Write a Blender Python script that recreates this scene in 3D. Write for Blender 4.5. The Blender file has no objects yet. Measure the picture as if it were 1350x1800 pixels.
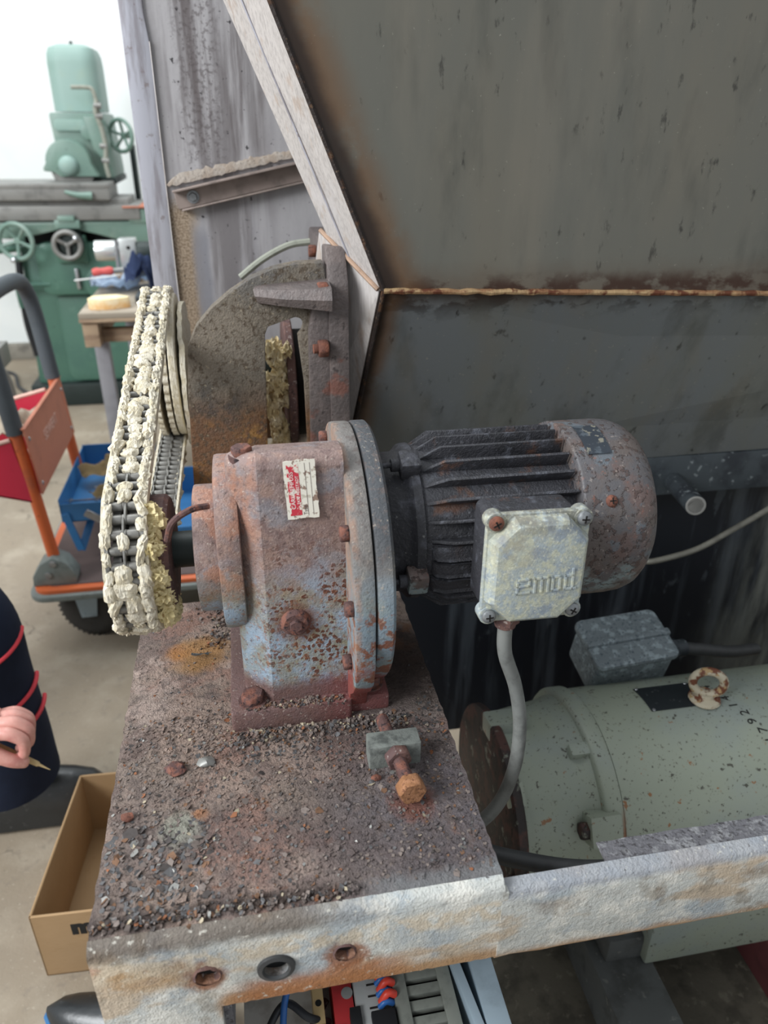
import bpy, bmesh, math, random
from mathutils import Vector, Matrix, noise
random.seed(7)
S = bpy.context.scene
COL = S.collection

# ---------------------------------------------------------------- camera
cam_d = bpy.data.cameras.new('camera'); cam = bpy.data.objects.new('camera', cam_d); COL.objects.link(cam)
p_, y_, r_ = (math.radians(a) for a in (27.28, 10.69, .534))
fwd = Vector((math.sin(y_) * math.cos(p_), math.cos(y_) * math.cos(p_), -math.sin(p_)))
rt0 = Vector((math.cos(y_), -math.sin(y_), 0)); up0 = rt0.cross(fwd)
rt = rt0 * math.cos(r_) + up0 * math.sin(r_); up = up0 * math.cos(r_) - rt0 * math.sin(r_)
m4 = Matrix((rt, up, -fwd)).transposed().to_4x4(); m4.translation = (0, 0, 1.4)
cam.matrix_world = m4
cam_d.sensor_fit = 'VERTICAL'; cam_d.sensor_height = 36; cam_d.lens = 36 * 1316 / 1800
cam_d.clip_start = .02; cam_d.clip_end = 60
cam_d.dof.use_dof = True; cam_d.dof.focus_distance = .86; cam_d.dof.aperture_fstop = 5.0
S.camera = cam

# ---------------------------------------------------------------- light and exposure
W = bpy.data.worlds.new('hall_daylight'); S.world = W; W.use_nodes = True
W.node_tree.nodes['Background'].inputs[0].default_value = (.90, .95, 1, 1)
W.node_tree.nodes['Background'].inputs[1].default_value = .52
def area(name, loc, target, size, size_y, energy, col):
    d = bpy.data.lights.new(name, 'AREA'); d.shape = 'RECTANGLE'; d.size = size; d.size_y = size_y
    d.energy = energy; d.color = col
    o = bpy.data.objects.new(name, d); COL.objects.link(o); o.location = loc
    o.rotation_euler = (Vector(target) - Vector(loc)).to_track_quat('-Z', 'Y').to_euler()
    return o
area('window_daylight', (-3.4, -.6, 3.2), (0, .9, .8), 2.6, 1.8, 235, (.95, .98, 1))
area('roof_light', (-1.2, 3.2, 4.6), (-.8, 3.0, 0), 3.2, 3.2, 140, (.93, .98, 1))
S.view_settings.view_transform = 'Standard'; S.view_settings.look = 'None'
S.view_settings.gamma = 1; S.view_settings.use_curve_mapping = False
S.view_settings.exposure = .25

# ---------------------------------------------------------------- materials
def rgb(h):
    h = h.lstrip('#'); c = [int(h[i:i + 2], 16) / 255 for i in (0, 2, 4)]
    return tuple((x / 12.92 if x <= .04045 else ((x + .055) / 1.055) ** 2.4) for x in c) + (1,)
class Mat:
    """a layered procedural material in world coordinates"""
    def __init__(s, name, base, rough=.6, metal=0., spec=.4):
        s.m = bpy.data.materials.new(name); s.m.use_nodes = True; s.t = s.m.node_tree
        s.b = s.t.nodes['Principled BSDF']; s.L = s.t.links.new
        s.tc = s.t.nodes.new('ShaderNodeNewGeometry'); s.p = s.tc.outputs['Position']
        s.c = rgb(base); s.r = rough; s.met = metal; s.b.inputs['Specular IOR Level'].default_value = spec
        s.h = None
    def n(s, k, **kw):
        nd = s.t.nodes.new(k)
        for a, b in kw.items(): setattr(nd, a, b)
        return nd
    def put(s, sock, v):
        if hasattr(v, 'is_linked') or isinstance(v, bpy.types.NodeSocket): s.L(v, sock)
        else: sock.default_value = v
    def ramp(s, v, lo, hi):
        r = s.n('ShaderNodeMapRange', interpolation_type='SMOOTHSTEP'); s.L(v, r.inputs[0])
        r.inputs[1].default_value = min(lo, hi); r.inputs[2].default_value = max(lo, hi)
        if lo > hi: r.inputs[3].default_value = 1; r.inputs[4].default_value = 0
        return r.outputs[0]
    def vec(s, st, off):
        mp = s.n('ShaderNodeMapping'); s.L(s.p, mp.inputs[0]); mp.inputs[3].default_value = st; mp.inputs[1].default_value = off
        return mp.outputs[0]
    def raw(s, scale, st=(1, 1, 1), off=(0, 0, 0), det=5, rough=.6, dist=0):
        nz = s.n('ShaderNodeTexNoise'); s.L(s.vec(st, off), nz.inputs['Vector'])
        nz.inputs['Scale'].default_value = scale; nz.inputs['Detail'].default_value = det
        nz.inputs['Roughness'].default_value = rough; nz.inputs['Distortion'].default_value = dist
        return nz.outputs[0]
    def noise(s, scale, lo, hi, **kw): return s.ramp(s.raw(scale, **kw), lo, hi)
    def vor(s, scale, lo, hi, st=(1, 1, 1), off=(0, 0, 0), feat='F1', rand=1.):
        v = s.n('ShaderNodeTexVoronoi', feature=feat); s.L(s.vec(st, off), v.inputs['Vector'])
        v.inputs['Scale'].default_value = scale; v.inputs['Randomness'].default_value = rand
        return s.ramp(v.outputs['Distance'], lo, hi)
    def grad(s, ax, a, b, wob=0., scale=20., st=(1, 1, 1)):
        x = s.n('ShaderNodeSeparateXYZ'); s.L(s.p, x.inputs[0]); v = x.outputs['XYZ'.index(ax)]
        if wob:
            q = s.math('MULTIPLY_ADD', s.raw(scale, st=st), wob, -wob * .5); v = s.math('ADD', v, q)
        return s.ramp(v, a, b)
    def math(s, op, *a):
        k = s.n('ShaderNodeMath', operation=op)
        for i, v in enumerate(a): s.put(k.inputs[i], v)
        return k.outputs[0]
    def mul(s, *a):
        r = a[0]
        for v in a[1:]: r = s.math('MULTIPLY', r, v)
        return r
    def box(s, ax, a, b, soft, wob=0., scale=20.):
        return s.mul(s.grad(ax, a - soft, a + soft, wob, scale), s.grad(ax, b + soft, b - soft, wob, scale))
    def near(s, pt, r0, r1, wob=0., scale=60.):
        k = s.n('ShaderNodeVectorMath', operation='DISTANCE'); s.L(s.p, k.inputs[0]); k.inputs[1].default_value = pt
        v = k.outputs['Value']
        if wob: v = s.math('ADD', v, s.math('MULTIPLY_ADD', s.raw(scale), wob, -wob * .5))
        return s.ramp(v, r1, r0)
    def add(s, mask, col, amt=1., rough=None, metal=None):
        if amt != 1: mask = s.math('MULTIPLY', mask, amt)
        x = s.n('ShaderNodeMix', data_type='RGBA'); s.L(mask, x.inputs[0])
        s.put(x.inputs[6], s.c); s.put(x.inputs[7], rgb(col)); s.c = x.outputs[2]
        for attr, v in (('r', rough), ('met', metal)):
            if v is not None:
                x = s.n('ShaderNodeMix', data_type='FLOAT'); s.L(mask, x.inputs[0])
                s.put(x.inputs[2], getattr(s, attr)); s.put(x.inputs[3], v); setattr(s, attr, x.outputs[0])
        return s
    def height(s, v, k):
        v = s.math('MULTIPLY', v, k); s.h = v if s.h is None else s.math('ADD', s.h, v); return s
    def done(s, bump=1., dist=.001):
        s.put(s.b.inputs['Base Color'], s.c); s.put(s.b.inputs['Roughness'], s.r); s.put(s.b.inputs['Metallic'], s.met)
        if s.h is not None:
            k = s.n('ShaderNodeBump'); k.inputs['Strength'].default_value = bump; k.inputs['Distance'].default_value = dist
            s.L(s.h, k.inputs['Height']); s.L(k.outputs[0], s.b.inputs['Normal'])
        return s.m
def plain(name, col, rough=.5, metal=0., var=.25, scale=30., bump=0., spec=.4):
    m = Mat(name, col, rough, metal, spec)
    c = [int(col.lstrip('#')[i:i + 2], 16) for i in (0, 2, 4)]
    dk = '#%02x%02x%02x' % tuple(int(v * .68) for v in c)
    m.add(m.noise(scale, .45, .72), dk, var * 2)
    if bump: m.height(m.raw(scale * 6), bump)
    return m.done()

M = {}
# rusty plate top
m = Mat('rusted_plate', '#85766c', .85)
m.add(m.noise(8, .45, .58), '#9c877b', .8).add(m.noise(11, .5, .62, off=(3, 1, 0)), '#8a6356', .6).add(m.noise(16, .52, .62, off=(7, 2, 0)), '#6b5a55', .7).add(m.mul(m.noise(22, .52, .6, off=(1, 9, 0)), m.grad('Y', .6, .7, .1)), '#a8968d', .6)
m.add(m.mul(m.grad('X', -.02, .12, .14, 12), m.grad('Y', .74, .5, .2, 9)), '#57545a', .85)
m.add(m.noise(60, .5, .64), '#675a55', .7).add(m.noise(160, .54, .64), '#4d4440', .65).add(m.noise(420, .55, .65), '#403936', .55)
m.add(m.noise(330, .62, .7, off=(5, 5, 0)), '#a89c92', .6)
m.add(m.mul(m.noise(26, .6, .7, off=(1, 7, 2)), m.noise(120, .4, .6)), '#8a5a40', .6)
m.add(m.near((-.085, .795, .8), .02, .05, .05, 40), '#a0743c', .7).add(m.near((-.115, .80, .8), .005, .025, .03, 50), '#a8703a', .6)
m.add(m.near((-.095, .52, .8), .012, .028, .03, 60), '#9a9c8e', .8).add(m.near((-.078, .538, .8), .003, .012, .015, 80), '#b0764a', .7)
m.add(m.near((.13, .515, .8), .01, .03, .03, 90), '#7e4c3c', .75)
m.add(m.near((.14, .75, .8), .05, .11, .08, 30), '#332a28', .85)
m.add(m.mul(m.near((.16, .80, .8), .0, .06, .06, 50), m.noise(40, .45, .6)), '#80583a', .7)
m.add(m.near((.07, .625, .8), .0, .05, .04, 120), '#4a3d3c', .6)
m.add(m.mul(m.box('Y', .428, .442, .004, .01, 60), m.grad('X', .10, .0, .04)), '#3b302a', .85).add(m.mul(m.grad('Y', .445, .43, .012, 60), m.grad('X', .04, .12, .06)), '#8f9698', .8)
m.add(m.mul(m.grad('Y', .64, .5, .12, 10), m.noise(13, .36, .6, off=(2, 2, 9))), '#5b5150', .6)
m.height(m.raw(60), .6).height(m.raw(220), .9).height(m.raw(520), .6)
M['plate'] = m.done(1, .004)
# corroded galvanised frame
def frame_mat(name, zt, zb, seam):
    m = Mat(name, '#bfc0bb', .75)
    m.add(m.noise(14, .47, .6), '#a3abb0', .85).add(m.noise(30, .5, .62, off=(2, 0, 5)), '#dad7ce', .8)
    m.add(m.noise(8, .5, .6, st=(1, 1, 2), off=(9, 3, 1)), '#bba68c', .8).add(m.noise(22, .56, .64, off=(4, 1, 1)), '#8c8376', .6)
    m.add(m.mul(m.box('Z', zb - .02, zb + .012, .008, .02, 25), m.grad('X', -.075, -.06)), '#b08a62', .9)
    if seam:
        m.add(m.mul(m.box('X', -.05, .10, .03, .06, 20), m.box('Z', zb - .01, zb + .026, .010, .03, 30)), '#a2683c', .85)
        m.add(m.mul(m.box('X', -.16, -.085, .012, .04, 25), m.box('Z', zb + .04, zb + .075, .01, .03, 30)), '#a98457', .7)
        for c in ((-.076, .418, .744), (.046, .418, .741)): m.add(m.near(c, .013, .026, .03, 60), '#8f5a38', .85)
        m.add(m.near((-.164, .42, .775), .002, .012, .01, 200), '#b0552c', 1)
        m.add(m.mul(m.grad('Z', zt - .022, zt - .006, .014, 60), m.grad('X', .1, .0, .06, 20)), '#5a4c40', .85)
        m.add(m.mul(m.box('Z', zt - .045, zt - .022, .006, .02, 50), m.noise(60, .4, .56)), '#c8b9a2', .8)
    else:
        m.add(m.mul(m.box('Z', zt - .04, zt - .02, .01, .03, 14), m.noise(14, .45, .6)), '#8a7863', .75)
        m.add(m.grad('Z', zt - .015, zt - .005, .01, 30), '#8f9299', .8)
    m.add(m.noise(150, .6, .7), '#d8d4c8', .6).add(m.noise(170, .64, .72, off=(4, 4, 4)), '#5b5550', .6)
    m.height(m.raw(45), .7).height(m.raw(200), .8).height(m.raw(500), .4)
    return m.done(1, .0035)
M['frame'] = frame_mat('corroded_zinc', .8, .70, True)
M['rail'] = frame_mat('corroded_zinc_rail', .79, .69, False)
m = Mat('rail_inner', '#67666a', .8); m.add(m.noise(90, .5, .62), '#88888a').add(m.noise(240, .52, .64), '#3a3739', .8).height(m.raw(180), 1)
M['rail_inner'] = m.done(1, .003)
# gearbox
def gear_mat(name, red=True):
    m = Mat(name, '#8fa0b0', .55, 0, .4)
    m.add(m.noise(30, .45, .7), '#828883', .8)
    m.add(m.noise(34, .44, .6, off=(2, 1, 1)), '#857c62', .6)
    m.add(m.mul(m.noise(24, .42, .6, off=(6, 1, 1)), m.grad('Z', .90, .96, .04)), '#7e705a', .7)
    up_ = m.grad('Z', .93, 1.03, .10, 26)
    m.add(up_, '#86706a', .95).add(m.mul(up_, m.noise(46, .5, .62)), '#94796d', .7)
    m.add(m.mul(up_, m.noise(70, .52, .62, off=(0, 3, 0))), '#6f5a57', .7)
    m.add(m.mul(up_, m.noise(16, .55, .66, off=(0, 0, 3))), '#7f8790', .5)
    m.add(m.mul(m.grad('X', .015, -.02, .03, 40), m.grad('Z', .96, 1.0, .05, 30), m.noise(30, .47, .6)), '#a57258', .6)
    # rust pocks: cells broken up by noise
    k = m.n('ShaderNodeTexVoronoi'); k.inputs['Scale'].default_value = 170
    j = m.n('ShaderNodeVectorMath', operation='MULTIPLY_ADD'); nz = m.n('ShaderNodeTexNoise'); m.L(m.p, nz.inputs['Vector']); nz.inputs['Scale'].default_value = 140
    m.L(nz.outputs['Color'], j.inputs[0]); j.inputs[1].default_value = (.009, .009, .009); m.L(m.p, j.inputs[2]); m.L(j.outputs[0], k.inputs['Vector'])
    pock = m.mul(m.ramp(k.outputs['Distance'], .50, .34), m.grad('Z', 1.06, .97, .05, 30), m.grad('Z', .82, .87, .06, 20), m.noise(30, .40, .52), m.grad('X', -.02, .015, .02, 30))
    m.add(m.mul(m.noise(60, .5, .6), m.grad('Z', 1.0, .95), m.grad('X', -.01, .02, .02, 30)), '#8c7d58', .5)
    m.add(pock, '#5e3424', .95, .85)
    m.add(m.mul(m.grad('Z', 1.0, .95), m.noise(190, .55, .62)), '#8a5a3c', .55)
    m.add(m.near((.030, .66, .93), .012, .034, .02, 120), '#68402f', .85)
    m.add(m.grad('Z', .860, .838, .02, 50), '#6a4f4a', .95).add(m.mul(m.grad('Z', .87, .84, .04, 40), m.grad('X', .03, .09)), '#7c4040', .55)
    m.add(m.noise(300, .6, .68), '#c3b7ac', .5).add(m.noise(200, .58, .66, off=(7, 7, 7)), '#4b3d3b', .6)
    m.height(m.raw(140), .8).height(m.raw(420), .6).height(pock, .3)
    return m.done(.9, .0018)
M['gear'] = gear_mat('flaking_blue_grey_paint')
m = Mat('flange_paint', '#74828b', .6)
m.add(m.noise(30, .45, .62), '#7d8683', .8).add(m.grad('Z', .97, 1.04, .06, 30), '#77716c', .9).add(m.mul(m.grad('Z', 1.0, 1.05, .04), m.grad('X', .1045, .1055)), '#43464a', .95)
m.add(m.mul(m.grad('Z', 1.0, 1.06, .05), m.noise(90, .52, .6)), '#5f5450', .6)
m.add(m.mul(m.box('Z', .86, .98, .02, .04), m.noise(70, .5, .57)), '#74452d', .9).add(m.mul(m.grad('Z', .95, .88, .08, 20), m.noise(30, .5, .58, off=(2, 2, 2))), '#7d4537', .85).add(m.grad('Z', .885, .862, .05, 50), '#83413a', .95)
m.add(m.mul(m.grad('X', .094, .088), m.grad('Z', .87, .95), m.noise(40, .4, .6)), '#a37b62', .55)
m.add(m.noise(220, .6, .68), '#a99e90', .5).add(m.noise(260, .6, .68, off=(3, 3, 3)), '#46403d', .5).height(m.raw(160), 1).height(m.raw(400), .6)
M['flange'] = m.done(.9, .0015)
m = Mat('rusted_bolt', '#5b4340', .85); m.add(m.noise(90, .45, .6), '#7c5144').add(m.noise(200, .55, .65), '#33282a').height(m.raw(260), 1)
M['bolt'] = m.done(1, .0015)
m = Mat('red_rust', '#6b4539', .85); m.add(m.noise(90, .45, .6), '#80503f').add(m.noise(240, .55, .65), '#4a2f28').height(m.raw(260), 1)
M['redrust'] = m.done(1, .0015)
m = Mat('orange_rust', '#8d6242', .85); m.add(m.noise(120, .45, .6), '#a07252').add(m.noise(300, .55, .62), '#6b4630').height(m.raw(260), 1)
M['orange_rust'] = m.done(1, .0015)
m = Mat('brown_rust_metal', '#5a4442', .75); m.add(m.noise(50, .45, .6), '#6b4f48').add(m.noise(170, .6, .66), '#b7aba4', .6).add(m.noise(80, .58, .68, off=(3, 3, 3)), '#3a2c2c').height(m.raw(160), 1)
M['brown'] = m.done(1, .0015)
# motor
m = Mat('oily_black_casting', '#35353a', .55, 0, .5)
m.add(m.noise(24, .45, .65), '#2a2a2e').add(m.noise(60, .55, .68, off=(2, 0, 0)), '#565860', .8)
m.add(m.mul(m.noise(26, .56, .68, off=(7, 2, 4)), m.grad('Z', .99, 1.05)), '#5e4030', .8).add(m.noise(260, .62, .7), '#73747a', .5)
m.height(m.raw(190), 1).height(m.raw(500), .6)
M['motor'] = m.done(1, .002)
m = Mat('dark_adapter', '#2f2f33', .6); m.add(m.noise(40, .5, .68), '#4a4b52').add(m.noise(250, .63, .7), '#8a8a88', .5).height(m.raw(200), 1)
M['adapter'] = m.done(1, .0016)
m = Mat('fan_cowl_paint', '#5c534f', .5, 0, .5)
m.add(m.noise(16, .42, .6), '#575659', .9).add(m.noise(22, .5, .62, off=(3, 0, 2)), '#65524d', .8)
m.add(m.mul(m.box('Z', .93, .975, .012, .04, 30), m.noise(20, .46, .54)), '#7f8d8e', .9)
m.add(m.grad('Z', .945, .915, .04, 30), '#5e4a3c', .9).add(m.noise(26, .6, .64, off=(8, 0, 2)), '#5f6a72', .6)
m.add(m.noise(130, .56, .62), '#4b3a35', .8).add(m.noise(120, .64, .68, off=(5, 5, 5)), '#80564a', .55).add(m.noise(200, .62, .66, off=(1, 5, 5)), '#9a8f88', .5)
m.height(m.raw(110), .6).height(m.noise(130, .55, .6), .9).height(m.raw(400), .4)
M['cowl'] = m.done(1, .0014)
m = Mat('lid_paint', '#97a0a2', .7)
m.add(m.noise(40, .42, .6), '#a4a695', .7).add(m.noise(150, .46, .6), '#b6b59c', .65).add(m.noise(46, .53, .64, off=(4, 2, 0)), '#7f8a97', .75)
m.add(m.mul(m.grad('Z', 1.05, 1.078, .02, 40), m.noise(80, .35, .55)), '#66645e', .8).add(m.noise(330, .56, .66), '#d6d4bd', .5).add(m.noise(420, .58, .66, off=(3, 3, 3)), '#6e7272', .4)
m.add(m.mul(m.near((.24, .59, 1.05), .01, .045, .03), m.noise(90, .4, .6)), '#8e897a', .6)
m.height(m.raw(200), 1).height(m.raw(500), .4)
M['lid'] = m.done(.8, .001)
# hopper
def hopper(name, base, warm, weld_z):
    m = Mat(name, base, .42, .35, .5)
    m.add(m.noise(5, .4, .7, st=(1, 1, .35)), warm, .7).add(m.noise(13, .5, .72, st=(1, 1, .3), off=(3, 0, 0)), '#454641', .5)
    m.add(m.noise(60, .62, .72, st=(1, 1, .4)), '#2d2b28', .7).add(m.noise(150, .655, .7), '#a09d90', .5).add(m.noise(7, .5, .7, st=(1, 1, .2), off=(8, 0, 0)), '#7c766a', .45).add(m.noise(36, .68, .74, st=(1.6, 1, .6), off=(4, 4, 1)), '#23201d', .8)
    m.add(m.noise(50, .74, .78, off=(9, 1, 3)), '#8a4a28', .9)
    return m
m = hopper('hopper_upper_steel', '#68675f', '#716c60', 1.18)
m.add(m.grad('Z', 1.235, 1.187, .05, 16), '#5d4a3a', .45).add(m.mul(m.grad('Z', 1.215, 1.19, .02, 50), m.noise(30, .44, .56, st=(.6, 1, 1))), '#3a2318', .9)
m.height(m.raw(30), .3)
UP = m
m = hopper('hopper_lower_steel', '#74787a', '#75766e', 1.18)
m.add(m.mul(m.grad('Z', 1.13, 1.18, .03, 40), m.noise(26, .5, .58, st=(.6, 1, 1))), '#2a201c', .8).add(m.grad('Z', 1.155, 1.183, .03, 30), '#4a3a30', .7)
LOW = m
m = Mat('weld_bead_rust', '#8a6648', .7, .2); m.add(m.noise(20, .45, .58, st=(1, 3, 3)), '#a58a66').add(m.noise(34, .5, .6, off=(3, 0, 0)), '#5e3522').height(m.raw(120, st=(1, .2, .2)), 1)
M['weld'] = m.done(1, .002)
m = Mat('scorched_seam', '#2b2320', .6, .2); m.add(m.noise(40, .5, .6), '#4d3524').add(m.noise(160, .6, .66), '#6c5a48', .6).height(m.raw(140), 1)
M['seam'] = m.done(1, .002)
m = Mat('brushed_steel', '#c6c0bc', .5, .2)
m.add(m.noise(60, .4, .7, st=(6, 6, .25)), '#a7a19e', .8).add(m.noise(9, .5, .7), '#cdc8c7', .7).add(m.noise(26, .55, .7, st=(3, 3, .5), off=(2, 2, 2)), '#a8907c', .5).height(m.raw(90, st=(6, 6, .15)), 1)
M['brushed'] = m.done(.5, .0006)
m = Mat('stained_sheet', '#adaaac', .55, .2)
m.add(m.noise(14, .42, .62, st=(1, 1, .12)), '#9a979a', .9).add(m.mul(m.noise(16, .45, .6, st=(1.6, 1, .12), off=(4, 0, 0)), m.box('X', -.10, .06, .03, .03)), '#767172', .85)
m.add(m.mul(m.noise(20, .48, .62, st=(1.4, 1, .10), off=(1, 0, 3)), m.grad('Z', 1.3, 1.40, .1, 8), m.box('X', -.09, .06, .02, .03)), '#5f5757', .8)
m.add(m.mul(m.noise(120, .48, .62), m.box('X', -.075, -.01, .015, .03, 14), m.grad('Z', 1.3, 1.36, .05)), '#544c4c', .6)
m.add(m.mul(m.box('X', -.15, -.072, .012, .03, 30), m.grad('Z', 1.30, 1.25, .04, 20)), '#a8947c', .85)
m.add(m.mul(m.box('X', -.135, -.08, .008, .02, 60), m.grad('Z', 1.29, 1.26), m.noise(260, .42, .58)), '#766450', .8)
m.add(m.mul(m.grad('Z', 1.27, 1.2, .05, 20), m.box('X', -.082, -.052, .008, .01)), '#808087', .8)
m.add(m.noise(75, .66, .70), '#2f2c2f', .9).add(m.noise(150, .66, .70, off=(3, 1, 1)), '#3c383b', .8).height(m.raw(120), .5)
M['sheet'] = m.done(.7, .001)
m = Mat('bare_edge_steel', '#b9b9c2', .4, .4); m.add(m.noise(20, .45, .65, st=(3, 3, .4)), '#9b979d').add(m.noise(60, .62, .7), '#837470', .6)
M['edge'] = m.done()
M['tan_edge'] = plain('tan_rust_edge', '#a98d78', .6, .2, .3, 60)
M['bracket'] = plain('brown_grey_bracket', '#93857e', .55, .15, .3, 30)
M['pipe_dust'] = plain('dusty_pipe', '#94968a', .7, 0, .3, 40)
m = Mat('bearing_casting', '#6c6459', .75)
m.add(m.noise(10, .4, .6), '#796f62', .8).add(m.mul(m.grad('Z', 1.15, 1.2, .05), m.noise(30, .4, .6)), '#5c5a58', .7).add(m.grad('Z', 1.06, .98, .06, 14), '#6a472c', .9)
m.add(m.mul(m.grad('Z', 1.03, .97, .05, 20), m.noise(24, .5, .6)), '#7c5630', .8)
m.add(m.mul(m.near((-.05, 1.11, 1.02), .02, .06, .03), m.noise(30, .4, .6)), '#3d3a38', .8).add(m.noise(130, .52, .62), '#4d4032', .8).add(m.noise(230, .62, .7), '#a3957c', .6)
m.add(m.mul(m.near((.02, 1.11, .93), .03, .07, .06, 40), m.noise(50, .5, .56)), '#a07434', .7)
m.height(m.raw(170), 1).height(m.raw(430), .7)
M['casting'] = m.done(1, .003)
m = Mat('bearing_flange_paint', '#5d5553', .5, .1, .5); m.add(m.noise(30, .42, .62), '#6a605d').add(m.noise(120, .6, .68), '#3b3535', .8).add(m.noise(16, .6, .68, off=(2, 3, 1)), '#7e4a3a', .6).height(m.raw(150), 1)
M['bflange'] = m.done(1, .002)
# grease
m = Mat('old_grease', '#d6cebb', .55, 0, .4); m.add(m.noise(60, .45, .62), '#cbc0a6').add(m.noise(170, .54, .64), '#b3a688', .7).add(m.noise(80, .63, .7, off=(3, 3, 0)), '#776a52', .8).height(m.raw(300, st=(2.2, .6, .6)), 1)
M['grease'] = m.done(1, .002)
m = Mat('amber_grease', '#e2cd9c', .3, 0, .6); m.add(m.noise(50, .45, .6), '#efdfba').add(m.noise(70, .58, .66, off=(4, 0, 0)), '#7a5a30').height(m.raw(120), 1)
M['amber'] = m.done(1, .003)
m = Mat('yellow_grease', '#cdbd8e', .4, 0, .5); m.add(m.noise(90, .45, .62), '#dccb98').add(m.noise(150, .6, .66), '#8a7040').height(m.raw(200), 1)
M['ygrease'] = m.done(1, .002)
M['chain'] = plain('chain_steel', '#7d7b76', .45, .35, .4, 120)
M['pad'] = plain('bright_roller', '#e2e2da', .4, .05, .25, 160)
M['screw'] = plain('screw_steel', '#8f9294', .45, .6, .3, 200)
M['black'] = plain('matt_black', '#17181b', .6, 0, .2)
M['hole'] = plain('hole_dark', '#1c1917', .9)
m = Mat('dark_sump_sheet', '#15181f', .45, .2, .5)
m.add(m.noise(9, .5, .66, st=(1.6, 1, .12)), '#454b52', .8).add(m.mul(m.grad('X', .95, 1.2, .15, 6), m.noise(7, .38, .58, st=(1.5, 1, .3))), '#8a8d86', .8).add(m.noise(30, .62, .7, st=(1, 1, .35)), '#4d5358', .6)
M['sump'] = m.done()
m = Mat('beam_dark', '#3d4347', .5, .2); m.add(m.noise(12, .45, .65), '#2a2e33').add(m.noise(60, .6, .68), '#7f8688', .7)
M['beam'] = m.done()
# lower motor
m = Mat('grey_green_paint', '#8d9485', .42, 0, .5)
m.add(m.noise(5, .45, .7), '#868f8c', .8).add(m.noise(95, .625, .67), '#3a372f', .9).add(m.noise(190, .62, .67, off=(2, 2, 2)), '#4a453a', .8).add(m.noise(46, .66, .69, off=(5, 1, 1)), '#84562f', .9)
m.add(m.mul(m.box('X', .499, .507, .002, .006, 80), m.grad('Z', .5, .46, .06)), '#7a4a2a', .9).height(m.raw(60), .2)
M['green_grey'] = m.done(.5, .001)
m = Mat('rust_speckled_black', '#2c2523', .6); m.add(m.noise(30, .45, .6), '#4a302a').add(m.noise(90, .58, .66, st=(1, 1, .4)), '#15110f').add(m.noise(40, .6, .68, off=(2, 1, 0)), '#868a7c', .7)
M['rustblack'] = m.done()
m = Mat('cast_alu_box', '#6f787c', .6, .2); m.add(m.noise(70, .5, .62), '#8d999d').add(m.noise(180, .56, .64), '#414c54', .8).height(m.raw(150), 1)
M['alubox'] = m.done(1, .001)
m = Mat('eye_paint', '#b5ac97', .6); m.add(m.noise(50, .48, .56), '#6a3f2c').add(m.noise(70, .58, .62, off=(2, 0, 0)), '#a58a62').height(m.raw(150), 1)
M['eye'] = m.done(1, .001)
M['blockgrey'] = plain('block_grey', '#747873', .7, 0, .6, 60, .6)
M['cable'] = plain('grey_cable', '#787a77', .5, 0, .3, 60)
M['dull_pipe'] = plain('dull_pipe', '#6d6b62', .5, 0, .3, 40)
M['hose'] = plain('dark_hose', '#3b3c3d', .55, 0, .3, 60)
# hall
m = Mat('concrete_floor', '#928573', .8)
m.add(m.noise(1.2, .35, .7), '#8c8274', .8).add(m.noise(6, .45, .7), '#a89d8c', .7).add(m.noise(30, .55, .7), '#80766a', .6).add(m.noise(110, .6, .7), '#b3aa9a', .5)
m.add(m.mul(m.ramp(m.math('ABSOLUTE', m.math('SUBTRACT', m.raw(1.1, det=7, rough=.55), .5)), .004, .001), m.noise(2.3, .5, .58, off=(4, 4, 0))), '#5f564b', .7).add(m.noise(90, .68, .72), '#5c5348', .7)
m.add(m.mul(m.box('X', .16, 1.6, .03, .06, 8), m.grad('Y', 1.02, .92, .1, 6)), '#4d493f', .93)  # shade under the machine painted into the floor colour, mottled with stains below
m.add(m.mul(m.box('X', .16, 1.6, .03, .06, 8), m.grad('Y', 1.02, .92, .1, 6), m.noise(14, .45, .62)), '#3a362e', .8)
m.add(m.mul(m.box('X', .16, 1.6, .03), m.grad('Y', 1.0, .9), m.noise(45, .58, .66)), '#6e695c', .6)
m.height(m.raw(50), .5).height(m.raw(200), .4)
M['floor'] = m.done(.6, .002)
m = Mat('white_wall', '#eef0ee', .8); m.add(m.noise(3, .45, .7), '#e6eae9', .7)
M['wall'] = m.done()
M['kerb'] = plain('wall_base_concrete', '#8f8a80', .9, 0, .4, 14, .4)
m = Mat('machine_green', '#728c80', .4, 0, .5); m.add(m.noise(5, .45, .7), '#688278').add(m.noise(9, .5, .7, off=(3, 3, 3)), '#8f9c92', .5).add(m.noise(20, .6, .7), '#7d9484', .5).add(m.noise(60, .66, .7), '#36463f', .7)
M['green'] = m.done()
m = Mat('machine_green_dark', '#4a6f60', .4, 0, .5); m.add(m.noise(5, .45, .7), '#42655a').add(m.noise(20, .6, .7), '#5d8272', .5).add(m.noise(50, .66, .7), '#22332c', .7)
M['dgreen'] = m.done()
m = Mat('machine_green_pale', '#8fa8a0', .5); m.add(m.noise(6, .45, .7), '#86a096').add(m.noise(14, .55, .7), '#93a89b', .7)
M['pgreen'] = m.done()
M['ways'] = plain('worn_grey_iron', '#8b8a86', .45, .3, .3, 14)
M['dark_iron'] = plain('dark_iron', '#26302e', .5, .1, .3, 14)
m = Mat('weathered_plywood', '#8f8576', .8); m.add(m.noise(6, .4, .65, st=(.4, 3, 3)), '#a3988a').add(m.noise(20, .55, .7), '#6f6558', .6)
M['ply'] = m.done()
m = Mat('pallet_wood', '#a38d74', .8); m.add(m.noise(8, .4, .65, st=(.5, 1, 6)), '#8a7460').add(m.noise(30, .55, .7, st=(1, 1, 4)), '#6c5746', .6)
M['wood'] = m.done()
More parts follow.
